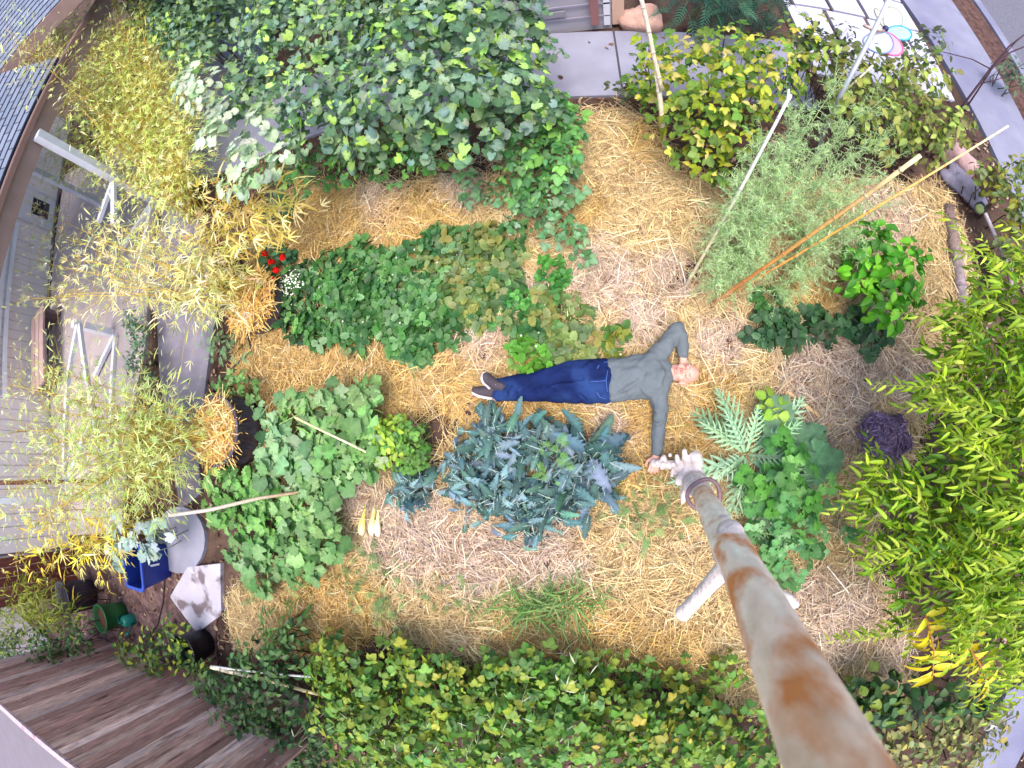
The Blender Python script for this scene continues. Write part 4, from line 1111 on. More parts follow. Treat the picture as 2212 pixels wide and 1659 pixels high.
# strawberry bed: one plant object each
SG = [(80, 134, 66), (96, 150, 80), (60, 110, 54), (106, 158, 88), (124, 168, 112), (70, 122, 70)]
SO = [(118, 142, 76), (136, 154, 92), (96, 128, 68), (156, 158, 84), (112, 140, 92)]
SD = [(58, 98, 62), (70, 112, 70), (50, 86, 56), (84, 124, 82)]
strawpoly = [(590, 640), (640, 590), (690, 570), (760, 545), (880, 560), (960, 520), (1040, 505), (1130, 520), (1145, 590), (1110, 640), (1040, 680), (1000, 715), (950, 750), (940, 795), (900, 780), (760, 745), (690, 785), (620, 720)]
rg = np.random.default_rng(71)
def straw_plant(px, py, cols, lab, grp, k, size=.105, n=15):
    def flowers(mb, c, rng):
        if rng.random() < .18:
            p = c + rng.normal(0, .05, 3) * [1, 1, 0] + [0, 0, .13]
            mb.lathe(p, [(.001, .0), (.012, .004), (.002, .008)], 7, (240, 240, 230))
    rng = np.random.default_rng(700 + k); c = G(px, py, 0); n = int(n * .95)
    a_ = rng.uniform(0, 6.28, n); q = size * np.sqrt(rng.random(n))
    P = c + np.stack([q * np.cos(a_), q * np.sin(a_), .05 + .09 * (1 - (q / size) ** 2) + rng.uniform(0, .03, n)], 1)
    D = np.stack([np.cos(a_), np.sin(a_), rng.normal(-.1, .1, n)], 1) + rng.normal(0, .3, (n, 3)) * [1, 1, 0]
    mb = MB(); leaves(mb, T_TRI, P, D, D * [.3, .3, 0] + rng.normal(0, .34, (n, 3)) + [0, 0, 1], .14 * rng.uniform(.75, 1.2, n), palette(cols, n, rng, f=ALB * rng.uniform(.68, 1.1)))
    for i in range(0, n, 2): mb.tube([c + [0, 0, .01], P[i]], [.003, .002], 4, (130, 150, 90))
    flowers(mb, c, rng)
    return tag(mb.build('strawberry_plant', M_LEAF, None, c), lab, 'strawberry', grp)
k = 0; pts = []
for yy in range(500, 800, 25):
    for xx in range(590, 1150, 27):
        x = xx + rg.uniform(-9, 9) + (13 if (yy // 25) % 2 else 0); y = yy + rg.uniform(-8, 8)
        if inpoly(np.array([x]), np.array([y]), strawpoly)[0] and rg.random() > .24:
            olive = x > 930 + (y - 600) * .4 and y < 690
            lft = x < 680
            L_ = ('strawberry plant with dull olive leaves in the upper right of the big bed', 'olive strawberry plants of the big bed') if olive else (('dark green strawberry plant at the planter end of the bed', 'dark strawberry plants by the planter') if lft else ('fresh green strawberry plant in the middle of the big bed', 'green strawberry plants of the big bed'))
            straw_plant(x, y, SO if olive and rg.random() < .75 else (SD + SG if lft else SG), L_[0], L_[1], k); k += 1
for x, y in ((1150, 660), (1185, 665), (1225, 680), (1255, 700), (1135, 700), (1175, 700), (1210, 715), (1245, 735), (1265, 750), (1140, 745), (1180, 740), (1215, 755), (1050, 690), (1080, 680)):
    straw_plant(x + rg.uniform(-5, 5), y + rg.uniform(-5, 5), SO if x > 1190 else SG + SO, 'strawberry plant in the small bed just above the blue jeans', 'strawberry plants above the jeans', k, .115, 13); k += 1
for x, y in ((1150, 775), (1170, 790), (1135, 765)):
    straw_plant(x, y, [(110, 176, 60), (96, 160, 56), (126, 186, 84)], 'bright lime strawberry plant nearest the legs in the jeans', 'lime strawberry plants at the legs', k, .12, 13); k += 1
for x, y in ((1325, 735), (1340, 755)):
    straw_plant(x, y, [(150, 160, 50), (104, 150, 76), (120, 150, 96)], 'little strawberry plant beside the waist of the grey shirt', 'strawberry plants beside the waist', k, .085, 10); k += 1
for x, y in ((1630, 718), (1655, 722), (1682, 700), (1700, 722), (1685, 735), (1755, 700), (1765, 725), (1825, 700), (1850, 718), (1875, 725), (1860, 742)):
    straw_plant(x, y, SD, 'dark strawberry plant in the short row below the asparagus', 'dark strawberry row below the asparagus', k, .085, 13); k += 1
straw_plant(1652, 652, SG, 'single small green strawberry plant just under the asparagus fern', None, k, .075, 10); k += 1
for x, y, lab in ((1190, 585, 'vivid green herb clump on the straw right of the strawberry bed'), (1215, 600, 'second vivid green herb clump touching the first'), (1130, 640, 'small dark green herb at the tip of the strawberry bed')):
    bush('herb', lab, 'herb', [(x, y, 26, .1, .08)], T_TRI, .09, [(80, 150, 60), (64, 128, 60), (96, 164, 74)], 1.0, int(x), nst=0)
bush('herb', 'dark curly green plant on the upper rim of the strawberry bed', 'herb', [(942, 520, 30, .12, .1)], T_TRI, .09, [(54, 110, 60), (64, 124, 66)], 1.1, 7, nst=0)
# flowers
ger = bush('geranium', 'dark green geranium with red flower heads beside the straw planter', 'geranium', [(590, 560, 30, .12, .1), (575, 590, 22, .1, .1), (620, 555, 22, .1, .08), (600, 615, 22, .1, .08)], T_ROUND, .08, [(60, 104, 70), (76, 120, 84)], 1.0, 8, nst=4)
for fx, fy in ((571, 549), (610, 556), (586, 566), (596, 584), (590, 605)):
    mb = MB(); c = G(fx, fy, .24); rg2 = np.random.default_rng(fx); n = 40
    d = nrm(rg2.normal(size=(n, 3))); d[:, 2] = abs(d[:, 2])
    leaves(mb, T_ROUND, c + d * .026, np.cross(d, rg2.normal(size=(n, 3))), d, np.full(n, .032), palette([(226, 24, 20), (206, 14, 14)], n, rg2)); mb.build('flower', M_MATTE_LEAF, ger)
al = G(632, 612, .1)
aly = bush('alyssum', 'small cushion of white alyssum flowers between geranium and strawberries', 'alyssum', [(632, 612, 32, .08, .08)], T_OVAL, .035, [(150, 176, 130), (120, 150, 104)], .8, 9, nst=0)
mb = MB(); rg2 = np.random.default_rng(10); n = 170
d = nrm(rg2.normal(size=(n, 3))); d[:, 2] = abs(d[:, 2]); rr_ = px2m(al, 34)
leaves(mb, T_ROUND, al + d * [rr_, rr_, .1], np.cross(d, rg2.normal(size=(n, 3))), d + [0, 0, .6], rg2.uniform(.012, .022, n), palette([(238, 240, 230), (226, 230, 214)], n, rg2)); mb.build('flower', M_MATTE_LEAF, aly)
mb = MB(); c = G(402, 541, .2); n = 60; d = nrm(rg2.normal(size=(n, 3)))
leaves(mb, T_ROUND, c + d * [.08, .1, .08], d, d + [0, 0, .4], np.full(n, .035), palette([(120, 84, 170), (140, 104, 190)], n, rg2))
tag(mb.build('purple_flowers', M_MATTE_LEAF, None, c * [1, 1, 0]), 'small spray of violet flowers at the foot of the white porch post', 'flowers')
# squash patch
SQ = [(132, 176, 106), (150, 190, 120), (112, 160, 92), (140, 188, 110), (98, 142, 82), (164, 200, 140)]
def squash(label, blobs, seed, cols=SQ, size=.135):
    bush('squash_plant', label, 'squash plant', blobs, T_SQUASH, size, cols, 1.25, seed, nst=30, stem=(150, 180, 110), upw=1.2, noise=.42, out=.3, r0=.009, jit=.15, f=.86, sj=.4, mix=(T_SQUASH2, .5, .9))
squash('squash plant with large light green leaves nearest to the legs on the straw path', [(700, 890, 55, .3, .12), (770, 860, 45, .28, .12), (640, 900, 50, .3, .12), (800, 900, 40, .28, .1), (720, 960, 60, .35, .12), (760, 930, 45, .3, .1)], 81)
squash('squash plant with pale grey green leaves right beside the barrel planter', [(620, 960, 50, .3, .12), (580, 1000, 45, .35, .12), (650, 1020, 55, .35, .12), (590, 900, 35, .25, .1)], 82, [(146, 184, 132), (128, 170, 116), (162, 198, 146), (112, 154, 104)])
squash('squash plant with fresh leaves left of the three squashes', [(680, 1040, 50, .35, .12), (672, 1100, 48, .35, .12), (640, 1150, 50, .35, .12), (690, 1130, 40, .3, .1), (730, 1020, 40, .3, .1), (760, 1010, 40, .3, .1), (790, 1000, 38, .3, .1), (700, 1170, 30, .25, .1)], 83)
squash('low leafy squash plant by the round concrete slab', [(490, 1050, 55, .3, .12), (560, 1060, 50, .32, .12), (480, 1110, 45, .28, .12), (540, 1130, 55, .3, .12), (600, 1110, 50, .32, .12)], 84, [(110, 166, 84), (128, 184, 96), (96, 150, 76), (146, 196, 116)], .12)
squash('ragged squash plant at the lower end of the patch', [(530, 1200, 50, .28, .12), (600, 1190, 50, .3, .12), (560, 1250, 45, .22, .1), (650, 1220, 45, .25, .1), (690, 1180, 40, .25, .1)], 85, [(120, 164, 100), (104, 150, 88), (136, 176, 118)], .125)
WEED = [(112, 146, 90), (126, 156, 104), (96, 130, 78), (140, 160, 104)]
for i, (lab, bl) in enumerate((('feathery weed straggling below the squash patch', [(620, 1265, 40, .08, .06), (690, 1255, 40, .08, .06), (750, 1240, 40, .08, .06), (540, 1280, 30, .07, .05)]),
        ('loose weed on the straw below the squashes', [(800, 1230, 40, .07, .05), (830, 1215, 25, .06, .05), (770, 1280, 35, .07, .05), (850, 1290, 35, .06, .05)]),
        ('light green weed standing on its own near the dark soil patch', [(840, 1335, 32, .1, .07), (825, 1320, 22, .1, .07)]),
        ('feathery low weed in the gap left of the driftwood pole', [(1340, 1080, 50, .08, .05), (1390, 1110, 55, .08, .05), (1430, 1070, 45, .08, .05), (1380, 1150, 40, .07, .05), (1460, 1120, 30, .07, .05)]),
        ('thin scattered weed along the lower straw path', [(930, 1270, 30, .05, .04), (1000, 1290, 40, .05, .04), (1290, 1265, 30, .05, .04), (880, 1250, 25, .05, .04)]))):
    bush('weed', lab, 'weed', bl, T_FERN, .12, WEED, .8, 90 + i, nst=0, m=M_MATTE_LEAF)
def grass_tuft(label, pts, seed, cols, ln=.28):
    mb = MB(); rg = np.random.default_rng(seed)
    for x, y, n in pts:
        c = G(x, y, .02); a = rg.uniform(0, 6.28, n); el = rg.uniform(.15, 1.2, n)
        D = np.stack([np.cos(a) * np.cos(el), np.sin(a) * np.cos(el), np.sin(el)], 1)
        Nn = np.stack([-np.cos(a) * np.sin(el), -np.sin(a) * np.sin(el), np.cos(el)], 1)
        P = c + rg.normal(0, .05, (n, 3)) * [1, 1, 0]
        leaves(mb, T_BLADE, P, D, Nn, ln * rg.uniform(.5, 1.1, n), palette(cols, n, rg, f=.8))
    return tag(mb.build('grass_tuft', M_LEAF, None, G(*pts[0][:2], 0)), label, 'grass')
GG = [(110, 156, 80), (130, 172, 96), (92, 140, 70), (150, 180, 110)]
grass_tuft('long bright grass tuft on the straw below the kale bed, left half', [(1110, 1300, 50), (1140, 1310, 60), (1165, 1300, 50)], 1, GG)
grass_tuft('long bright grass tuft on the straw below the kale bed, right half', [(1200, 1305, 50), (1230, 1300, 60), (1260, 1290, 50), (1215, 1325, 30)], 2, GG)
grass_tuft('sparse grass at the left end of the bright tufts', [(1060, 1290, 25), (1030, 1305, 18), (1190, 1285, 18)], 3, WEED, .2)
# lettuce bed
bush('lettuce', 'yellow green leafy herb beside the kale, its lighter half', 'herb', [(835, 945, 44, .22, .16), (850, 985, 38, .2, .14), (815, 990, 26, .15, .1), (860, 925, 30, .2, .12)], T_OVAL, .07, [(156, 186, 60), (176, 200, 84), (136, 172, 56), (150, 190, 70)], .9, 91, nst=10, stem=(150, 170, 90))
bush('celery', 'darker green bushy herb between the yellow green one and the kale', 'herb', [(885, 945, 40, .22, .16), (880, 990, 36, .2, .14), (900, 970, 32, .2, .14)], T_PARSLEY, .09, [(96, 146, 60), (80, 130, 56), (116, 160, 74)], 1.0, 92, nst=10, stem=(130, 160, 90))
# kale
KA = [(98, 132, 138), (84, 118, 122), (112, 142, 148), (74, 106, 102), (120, 146, 158), (90, 124, 114)]
def kale(px, py, n, ln, seed, label, el=(5, 75)):
    rng = np.random.default_rng(seed + 300); c = G(px, py, 0)
    t = thing('kale_plant', c, label, 'kale'); mb = MB(); ms = MB()
    n = int(n * 1.5); az = rng.uniform(0, 6.28, n); e_ = np.radians(rng.uniform(el[0] + 10, el[1] + 10, n)); L = ln * rng.uniform(.45, .95, n)
    hd = np.stack([np.cos(az), np.sin(az), 0 * az], 1)
    B = c + [0, 0, .1] + rng.normal(0, .075, (n, 3)) * [1, 1, .5]
    P = B + (hd * np.cos(e_)[:, None] + Z1 * np.sin(e_)[:, None]) * (L * .42)[:, None]
    e2 = e_ - rng.uniform(.2, .8, n)
    D = hd * np.cos(e2)[:, None] + Z1 * np.sin(e2)[:, None]
    Nn = -hd * np.sin(e2)[:, None] + Z1 * np.cos(e2)[:, None] + rng.normal(0, .3, (n, 3))
    C = palette(KA, n, rng, f=.8, jit=.2); h = n // 5
    leaves(mb, T_KALE, P[:h], D[:h], Nn[:h], (L * .56)[:h], C[:h]); leaves(mb, T_KALE2, P[h:], D[h:], Nn[h:], (L * .56)[h:], C[h:])
    mb.build('foliage', M_MATTE_LEAF, t)
    for i in range(n): ms.tube([B[i], P[i], P[i] + D[i] * L[i] * .3 + Nn[i] * .004], [.006, .004, .002], 5, (170, 190, 184))
    ms.build('stem', M_STEM, t)
kale(1075, 946, 70, 0.30, 1, 'tall blue green kale at the top left corner of the kale bed')
kale(1010, 1001, 53, 0.24, 2, 'kale plant between the dark herb and the tall kale')
kale(905, 1051, 63, 0.23, 3, 'low kale plant on its own beside the squash leaves')
kale(1165, 961, 57, 0.26, 4, 'kale plant nearest to the hip of the lying person')
kale(1262, 986, 37, 0.47, 5, 'kale with the longest leaves, one pointing straight at the shirt', (2, 50))
kale(1110, 1051, 70, 0.27, 6, 'dense kale plant in the middle of the bed')
kale(1200, 1061, 70, 0.27, 7, 'broad kale plant at the lower right of the bed')
kale(1145, 1111, 57, 0.24, 8, 'kale plant at the bottom edge of the bed above the pale straw')
kale(1275, 1046, 42, 0.31, 9, 'spreading kale plant nearest to the driftwood root')
kale(1050, 1061, 42, 0.23, 10, 'smaller kale plant left of the dense one')
bush('dill', 'bright feathery green seedling growing up between the kale leaves', 'herb', [(1195, 1000, 28, .4, .06), (1205, 970, 20, .4, .05), (1190, 1025, 20, .4, .05)], T_FERN, .09, [(130, 176, 96), (116, 164, 84)], .7, 93, nst=3)
# cardoon
rosette('cardoon', 'silvery thistle like cardoon with long jagged leaves at the end of the driftwood', 'cardoon', 1605, 982, 16, .62, T_CARDOON, [(160, 192, 160), (146, 180, 150), (172, 200, 174), (134, 172, 138)], 31, (8, 58), .06, m=M_MATTE_LEAF, f=1.05, pet=.06)
rosette('cardoon', 'smaller silvery cardoon with jagged leaves beside the driftwood ring', 'cardoon', 1645, 1085, 11, .42, T_CARDOON, [(146, 178, 146), (130, 166, 130), (160, 188, 156)], 32, (12, 60), .05, m=M_MATTE_LEAF, f=1.0, pet=.06)
CE = [(82, 146, 60), (100, 166, 72), (70, 128, 58), (118, 180, 90), (90, 150, 84)]
bush('lovage', 'bright green lovage clump right of the cardoon', 'herb', [(1670, 1010, 45, .3, .15), (1720, 1040, 50, .3, .18), (1700, 1090, 50, .3, .18), (1650, 1060, 40, .25, .15)], T_PARSLEY, .19, CE, 1.0, 94, nst=16, stem=(110, 150, 80))
bush('lovage', 'mid green spreading herb below the cardoon', 'herb', [(1660, 1160, 50, .2, .14), (1720, 1160, 55, .22, .15), (1780, 1150, 45, .2, .14), (1700, 1210, 45, .15, .1), (1640, 1190, 40, .15, .1)], T_PARSLEY, .16, [(104, 156, 96), (92, 142, 84), (124, 170, 116)], .9, 95, nst=12, stem=(120, 150, 90))
bush('zucchini_leaf_plant', 'young squash with three broad plain leaves beside the cut cane', 'squash plant', [(1705, 945, 30, .22, .03), (1745, 960, 38, .25, .03), (1770, 975, 26, .22, .03)], T_SQUASH, .26, [(120, 166, 124), (110, 156, 112)], .5, 96, nst=8, stem=(130, 160, 100), upw=2, noise=.12)
bush('young_bean', 'small yellow green bean plant at the upper tip of the cardoon', 'bean', [(1665, 880, 28, .18, .08), (1690, 905, 22, .16, .08)], T_ROUND, .085, [(156, 190, 70), (136, 176, 66), (170, 200, 96)], .9, 97, nst=5)
# asparagus
asp_b = G(1660, 520, 0)
t = thing('asparagus', asp_b, 'big airy blue green asparagus fern filling the upper right of the garden', 'asparagus')
rg = np.random.default_rng(101); ms = MB(); ml = MB(); PP = []; DD = []
tips = [(1730, 230, 1.5), (1860, 235, 1.3), (1820, 160, 1.6), (1640, 290, 1.3), (1900, 390, 1.0), (1560, 450, 1.0), (1880, 520, .8), (1780, 320, 1.5), (1700, 360, 1.4), (1600, 380, 1.2), (1840, 430, 1.0), (1760, 460, 1.1), (1680, 470, 1.1), (1560, 540, .8), (1550, 610, .5), (1620, 620, .5), (1720, 600, .6), (1800, 570, .7), (1640, 430, 1.2), (1750, 260, 1.5), (1850, 330, 1.2), (1800, 390, 1.2), (1690, 300, 1.4), (1610, 540, .8), (1660, 570, .7), (1760, 540, .8), (1650, 360, 1.3), (1570, 490, .9), (1720, 420, 1.2), (1920, 440, .8), (1530, 580, .5), (1590, 590, .5), (1520, 620, .3), (1540, 500, .6), (1580, 420, .9), (1620, 330, 1.2), (1700, 210, 1.5), (1900, 220, 1.2), (1910, 300, 1.0), (1930, 350, .9), (1780, 600, .5), (1690, 640, .3), (1830, 500, .8)]
for tx, ty, tz in tips:
    tz *= .75; e = G(tx, ty, tz); b = asp_b * .6 + e * [.4, .4, 0] + rg.normal(0, .12, 3) * [1, 1, 0]; tt = np.linspace(0, 1, 8)[:, None]
    mid = b * .55 + e * .45 + [0, 0, .2]
    path = (1 - tt) ** 2 * b + 2 * tt * (1 - tt) * mid + tt ** 2 * e
    ms.tube(path, np.linspace(.007, .0025, 8), 5, (150, 170, 120))
    nb = 27
    for j in range(nb):
        f = .25 + .75 * rg.random(); i0 = min(int(f * 7), 6); p = path[i0] + (path[i0 + 1] - path[i0]) * (f * 7 - i0)
        d = nrm(nrm(e - b) * .55 + rg.normal(0, .6, 3)); L = rg.uniform(.1, .4) * (1.15 - .6 * f)
        q = p + d * L; q[2] = max(q[2], .05)
        ms.tube([p, (p + q) / 2 + rg.normal(0, .012, 3), q], [.0022, .0018, .001], 4, (160, 180, 140), cap=False)
        m_ = int(21 * L / .2) + 4; s = rg.random(m_)[:, None]
        PP.append(p + (q - p) * s + rg.normal(0, .006, (m_, 3))); DD.append(d * .5 + rg.normal(0, .7, (m_, 3)))
P = np.concatenate(PP); D = np.concatenate(DD); n = len(P)
leaves(ml, T_NEEDLE2, P, D, rg.normal(0, .6, (n, 3)) + [0, 0, 1], rg.uniform(.02, .048, n), palette([(176, 206, 142), (158, 192, 124), (190, 216, 158), (142, 178, 112), (168, 200, 146)], n, rg, f=1))
ml.build('foliage', M_MATTE_LEAF, t); ms.build('stem', M_STEM, t)
bush('pepper_bush', 'vivid green bush with large smooth leaves right of the asparagus', 'bush', [(1880, 560, 60, .4, .25), (1930, 600, 60, .4, .25), (1850, 600, 50, .35, .2), (1900, 650, 55, .35, .2), (1960, 560, 40, .4, .2), (1925, 690, 32, .3, .15), (1880, 520, 40, .4, .2), (1960, 640, 30, .3, .15)], T_OVAL, .105, [(84, 156, 32), (70, 138, 30), (102, 172, 40), (58, 120, 32), (122, 186, 56)], .95, 102, nst=16, stem=(90, 130, 50))
# peach tree on the right
PT = [(106, 144, 26), (86, 124, 24), (126, 158, 32), (66, 102, 26), (140, 170, 46), (78, 116, 24)]
peach_blobs = [(2195, 600, 40, 1.2, .3), (2215, 900, 60, 1.0, .4), (2220, 1180, 70, 1.0, .4), (2215, 1330, 60, 1.0, .3), (2150, 860, 60, .8, .3), (2100, 980, 60, .8, .3), (2060, 1080, 60, .8, .3), (2050, 1200, 60, .8, .3), (2150, 1130, 60, .7, .3), (2110, 1280, 60, .8, .3), (2170, 1400, 50, .8, .3), (1990, 1080, 50, .8, .2), (2120, 640, 60, 1.3, .3), (2180, 680, 60, 1.4, .3), (2060, 700, 50, 1.2, .25), (2040, 780, 60, 1.2, .25), (2140, 780, 80, 1.5, .35), (2200, 820, 70, 1.5, .4), (2000, 860, 45, 1.2, .2), (2080, 900, 80, 1.4, .3), (2180, 940, 80, 1.6, .4), (2040, 1000, 70, 1.4, .3), (2130, 1060, 90, 1.6, .4), (2200, 1100, 80, 1.6, .4), (1880, 1040, 60, 1.0, .2), (1950, 1060, 60, 1.2, .25), (1900, 1110, 60, 1.1, .25), (1840, 1080, 35, .7, .15), (2020, 1140, 80, 1.4, .3), (2120, 1200, 90, 1.5, .4), (2190, 1260, 80, 1.5, .4), (1960, 1180, 60, 1.2, .25), (1880, 1200, 45, 1.0, .2), (2040, 1260, 70, 1.3, .3), (1950, 1280, 45, 1.0, .2), (2130, 1330, 70, 1.3, .3), (2060, 1350, 45, 1.1, .2), (2200, 1380, 60, 1.3, .3), (1930, 1340, 28, .8, .12), (2190, 720, 60, 1.4, .3)]
rg = np.random.default_rng(103)
pb = G(2230, 1010, 0)
pt = thing('peach_tree', pb, 'yellow green peach tree with curled drooping leaves along the right edge', 'tree')
mb = MB(); blob_leaves(mb, peach_blobs, T_PEACH, .076, PT, 1.05, rg, upw=.9, noise=.55, out=.4, f=1.1)
mb.build('crown', M_LEAF, pt)
mb = MB(); top = pb + [0, 0, 1.0]
mb.tube([pb, pb * [1, 1, 0] + [-.05, .03, .5], top], [.1, .08, .07], 10, (100, 84, 70))
for b in peach_blobs:
    e = G(b[0], b[1], b[3]); mb.tube([top - [0, 0, .2 * rg.random()], (top + e) / 2 + rg.normal(0, .08, 3) + [0, 0, .12], e + rg.normal(0, .05, 3)], [.04, .022, .007], 6, (112, 96, 70))
mb.build('trunk', M_STEM, pt)
mb = MB(); ms = MB()
for x0, y0, x1, y1 in ((2000, 1330, 2015, 1462), (2075, 1370, 2135, 1480), (2060, 1200, 2190, 1230), (2040, 1010, 2180, 1050), (2070, 880, 2200, 900), (2100, 760, 2200, 790), (1900, 1090, 2000, 1060)):
    if y0 < 1300: continue
    a = G(x0, y0, 1.3); e = G(x1, y1, 1.3); n = 22; s = np.linspace(0, 1, n)[:, None]
    ms.tube([a, (a + e) / 2 + [0, 0, .04], e], [.006, .005, .003], 5, (196, 130, 70))
    P = a + (e - a) * s; sd = np.cross(nrm(e - a), Z1) * np.where(np.arange(n) % 2, 1, -1)[:, None]
    yel = y0 > 1300
    if not yel: continue
    leaves(mb, T_PEACH, P, sd + (e - a) * .8 + rg.normal(0, .3, (n, 3)), np.array([0, 0, 1.]) + rg.normal(0, .5, (n, 3)) - .3 * sd, rg.uniform(.1, .16, n), palette([(226, 206, 40), (236, 220, 70)] if yel else [(176, 200, 70), (160, 190, 50), (190, 210, 90)], n, rg, f=.9))
for b in peach_blobs:
    c = G(b[0], b[1], b[3]); r = px2m(c, b[2])
    for j in range(2 if b[0] < 1960 else 8):
        a0 = rg.uniform(0, 6.28); hd = np.array([math.cos(a0), math.sin(a0) - .45, 0]); hd = nrm(hd)
        st = c + rg.normal(0, .35, 3) * [r, r, 0] + [0, 0, b[4] * rg.uniform(.5, 1.15)]
        L = rg.uniform(.28, .5); n = 18; s = np.linspace(0, 1, n)[:, None]
        P = st + hd * L * s + Z1 * (.06 * s - .34 * L * s * s)
        ms.tube(P[::4], np.linspace(.004, .002, len(P[::4])), 4, (140, 150, 60))
        sd = np.cross(hd, Z1) * np.where(np.arange(n) % 2, 1, -1)[:, None]
        leaves(mb, T_PEACH, P, sd * .9 + hd * .7 - Z1 * .25 + rg.normal(0, .2, (n, 3)), Z1 + rg.normal(0, .3, (n, 3)) + .35 * sd, rg.uniform(.055, .1, n) * (1 - .3 * s[:, 0]), palette([(140, 166, 32), (158, 182, 46), (120, 150, 28), (174, 196, 74), (102, 134, 28)], n, rg, f=1.1))
mb.build('shoot', M_LEAF, pt); ms.build('twig', M_STEM, pt)
# lower hedge and corner bushes
LG = [(92, 138, 54), (104, 150, 60), (66, 106, 48), (122, 162, 76), (94, 138, 70)]
LY = [(126, 148, 46), (104, 132, 46), (140, 156, 56), (88, 120, 42), (150, 160, 62), (112, 140, 64), (96, 128, 50)]
DK = [(50, 84, 44), (66, 100, 54), (42, 70, 40), (80, 112, 66)]
bush('bramble_hedge', 'green berry bramble in the lower hedge beside the cream stake', 'hedge', [(720, 1440, 60, .4, .25), (790, 1480, 70, .45, .3), (740, 1540, 70, .5, .3), (840, 1560, 70, .5, .3), (790, 1630, 80, .5, .3), (880, 1640, 60, .5, .3), (720, 1390, 35, .25, .15)], T_RASP, .094, LG + LY, 1.55, 111, nst=30, stem=(110, 84, 70), mix=(T_OVAL, .45, .55), sj=.35)
bush('bramble_hedge', 'yellow green berry bramble filling the middle of the lower hedge', 'hedge', [(890, 1440, 50, .35, .2), (960, 1460, 55, .4, .25), (930, 1520, 65, .45, .3), (1020, 1500, 60, .4, .25), (1000, 1580, 70, .5, .3), (930, 1620, 60, .5, .3), (1060, 1640, 70, .5, .3), (860, 1400, 30, .25, .15)], T_RASP, .094, LY + LG + [(156, 162, 60)], 1.55, 112, nst=30, stem=(110, 84, 70), mix=(T_OVAL, .45, .55), sj=.35)
bush('bramble_hedge', 'deep green berry bramble right of the yellow one in the lower hedge', 'hedge', [(1090, 1470, 55, .35, .2), (1160, 1450, 55, .35, .25), (1220, 1490, 60, .4, .25), (1130, 1540, 70, .45, .3), (1220, 1580, 70, .5, .3), (1140, 1630, 70, .5, .3), (1250, 1440, 35, .25, .15)], T_RASP, .094, LG + LG + LY, 1.55, 113, nst=30, stem=(110, 84, 70), mix=(T_OVAL, .45, .55), sj=.35)
bush('bramble_hedge', 'golden leaved berry bramble beside the foot of the big pole', 'hedge', [(1320, 1520, 55, .4, .2), (1380, 1560, 65, .45, .25), (1310, 1600, 65, .5, .3), (1450, 1600, 70, .5, .3), (1530, 1590, 60, .45, .25), (1400, 1640, 70, .5, .3), (1560, 1640, 60, .5, .3), (1620, 1560, 50, .35, .2), (1480, 1530, 45, .35, .2), (1640, 1630, 60, .4, .25)], T_RASP, .094, LY + LG + [(174, 164, 70)], 1.55, 114, nst=30, stem=(120, 90, 70), mix=(T_OVAL, .45, .55), sj=.35)
bush('hedge_undergrowth', 'low soft green growth filling the foot of the lower hedge beside the straw', 'undergrowth', [(700 + 62 * i, 1470 + 22 * math.sin(i * 1.7), 48, .16, .12) for i in range(15)] + [(760 + 70 * i, 1560, 55, .2, .12) for i in range(12)], T_RASP, .085, LG + LY, .8, 130, nst=0)
bush('evergreen_shrub', 'dense dark green shrub between the fence and the bramble hedge', 'shrub', [(560, 1440, 60, .5, .3), (620, 1420, 50, .45, .3), (520, 1500, 70, .6, .35), (600, 1510, 75, .6, .35), (560, 1580, 80, .6, .4), (650, 1590, 75, .6, .35), (610, 1640, 80, .6, .4), (690, 1640, 60, .5, .3), (640, 1370, 40, .35, .2), (470, 1480, 40, .4, .25)], T_OVAL, .075, DK + [(96, 130, 72)], .8, 115, nst=30, stem=(80, 66, 50), r0=.006)
mb = MB(); rg = np.random.default_rng(116); n = 70
bl = [(800, 1560), (900, 1600), (1000, 1560), (1100, 1540), (1180, 1600), (1250, 1620), (1060, 1600), (960, 1640), (720, 1600), (640, 1640), (850, 1640), (1200, 1500)]
ci = rg.integers(0, len(bl), n); P = np.stack([G(bl[i][0] + rg.normal(0, 40), bl[i][1] + rg.normal(0, 35), .8 + rg.normal(0, .08)) for i in ci])
leaves(mb, T_BAMBOO, P, rg.normal(0, 1, (n, 3)) * [1, 1, .3], rg.normal(0, .3, (n, 3)) + [0, 0, 1], rg.uniform(.04, .09, n), palette([(170, 182, 150), (186, 192, 170), (150, 166, 126)], n, rg))
ms = MB()
for j in range(60):
    i = rg.integers(0, n); ms.tube([P[i], P[i] * [1, 1, .3] + rg.normal(0, .06, 3)], [.002, .003], 4, (150, 160, 120))
tg = thing('seeding_grass', G(950, 1590, 0), 'thin pale seeding grass rising through the lower hedge', 'grass'); mb.build('foliage', M_MATTE_LEAF, tg); ms.build('stem', M_STEM, tg)
bush('boxwood', 'yellowish green feathery shrub beside the dark red fence', 'shrub', [(20, 1300, 60, 1.1, .5), (80, 1290, 60, 1.1, .5), (120, 1300, 55, 1.0, .5), (160, 1330, 45, .8, .4), (30, 1360, 60, 1.0, .5), (90, 1340, 60, 1.0, .5)], T_LANCE, .11, [(136, 146, 40), (118, 134, 40), (150, 160, 60), (96, 116, 36)], 1.6, 117, nst=16, stem=(90, 70, 50))
bush('boxwood', 'dark green shrub in the corner under the yellowish one', 'shrub', [(50, 1410, 55, 1.0, .5), (120, 1390, 60, .9, .45), (185, 1370, 45, .7, .35), (150, 1420, 45, .7, .3), (15, 1420, 45, 1.0, .4)], T_OVAL, .075, DK + [(96, 116, 60)], .8, 118, nst=16, stem=(80, 60, 50))
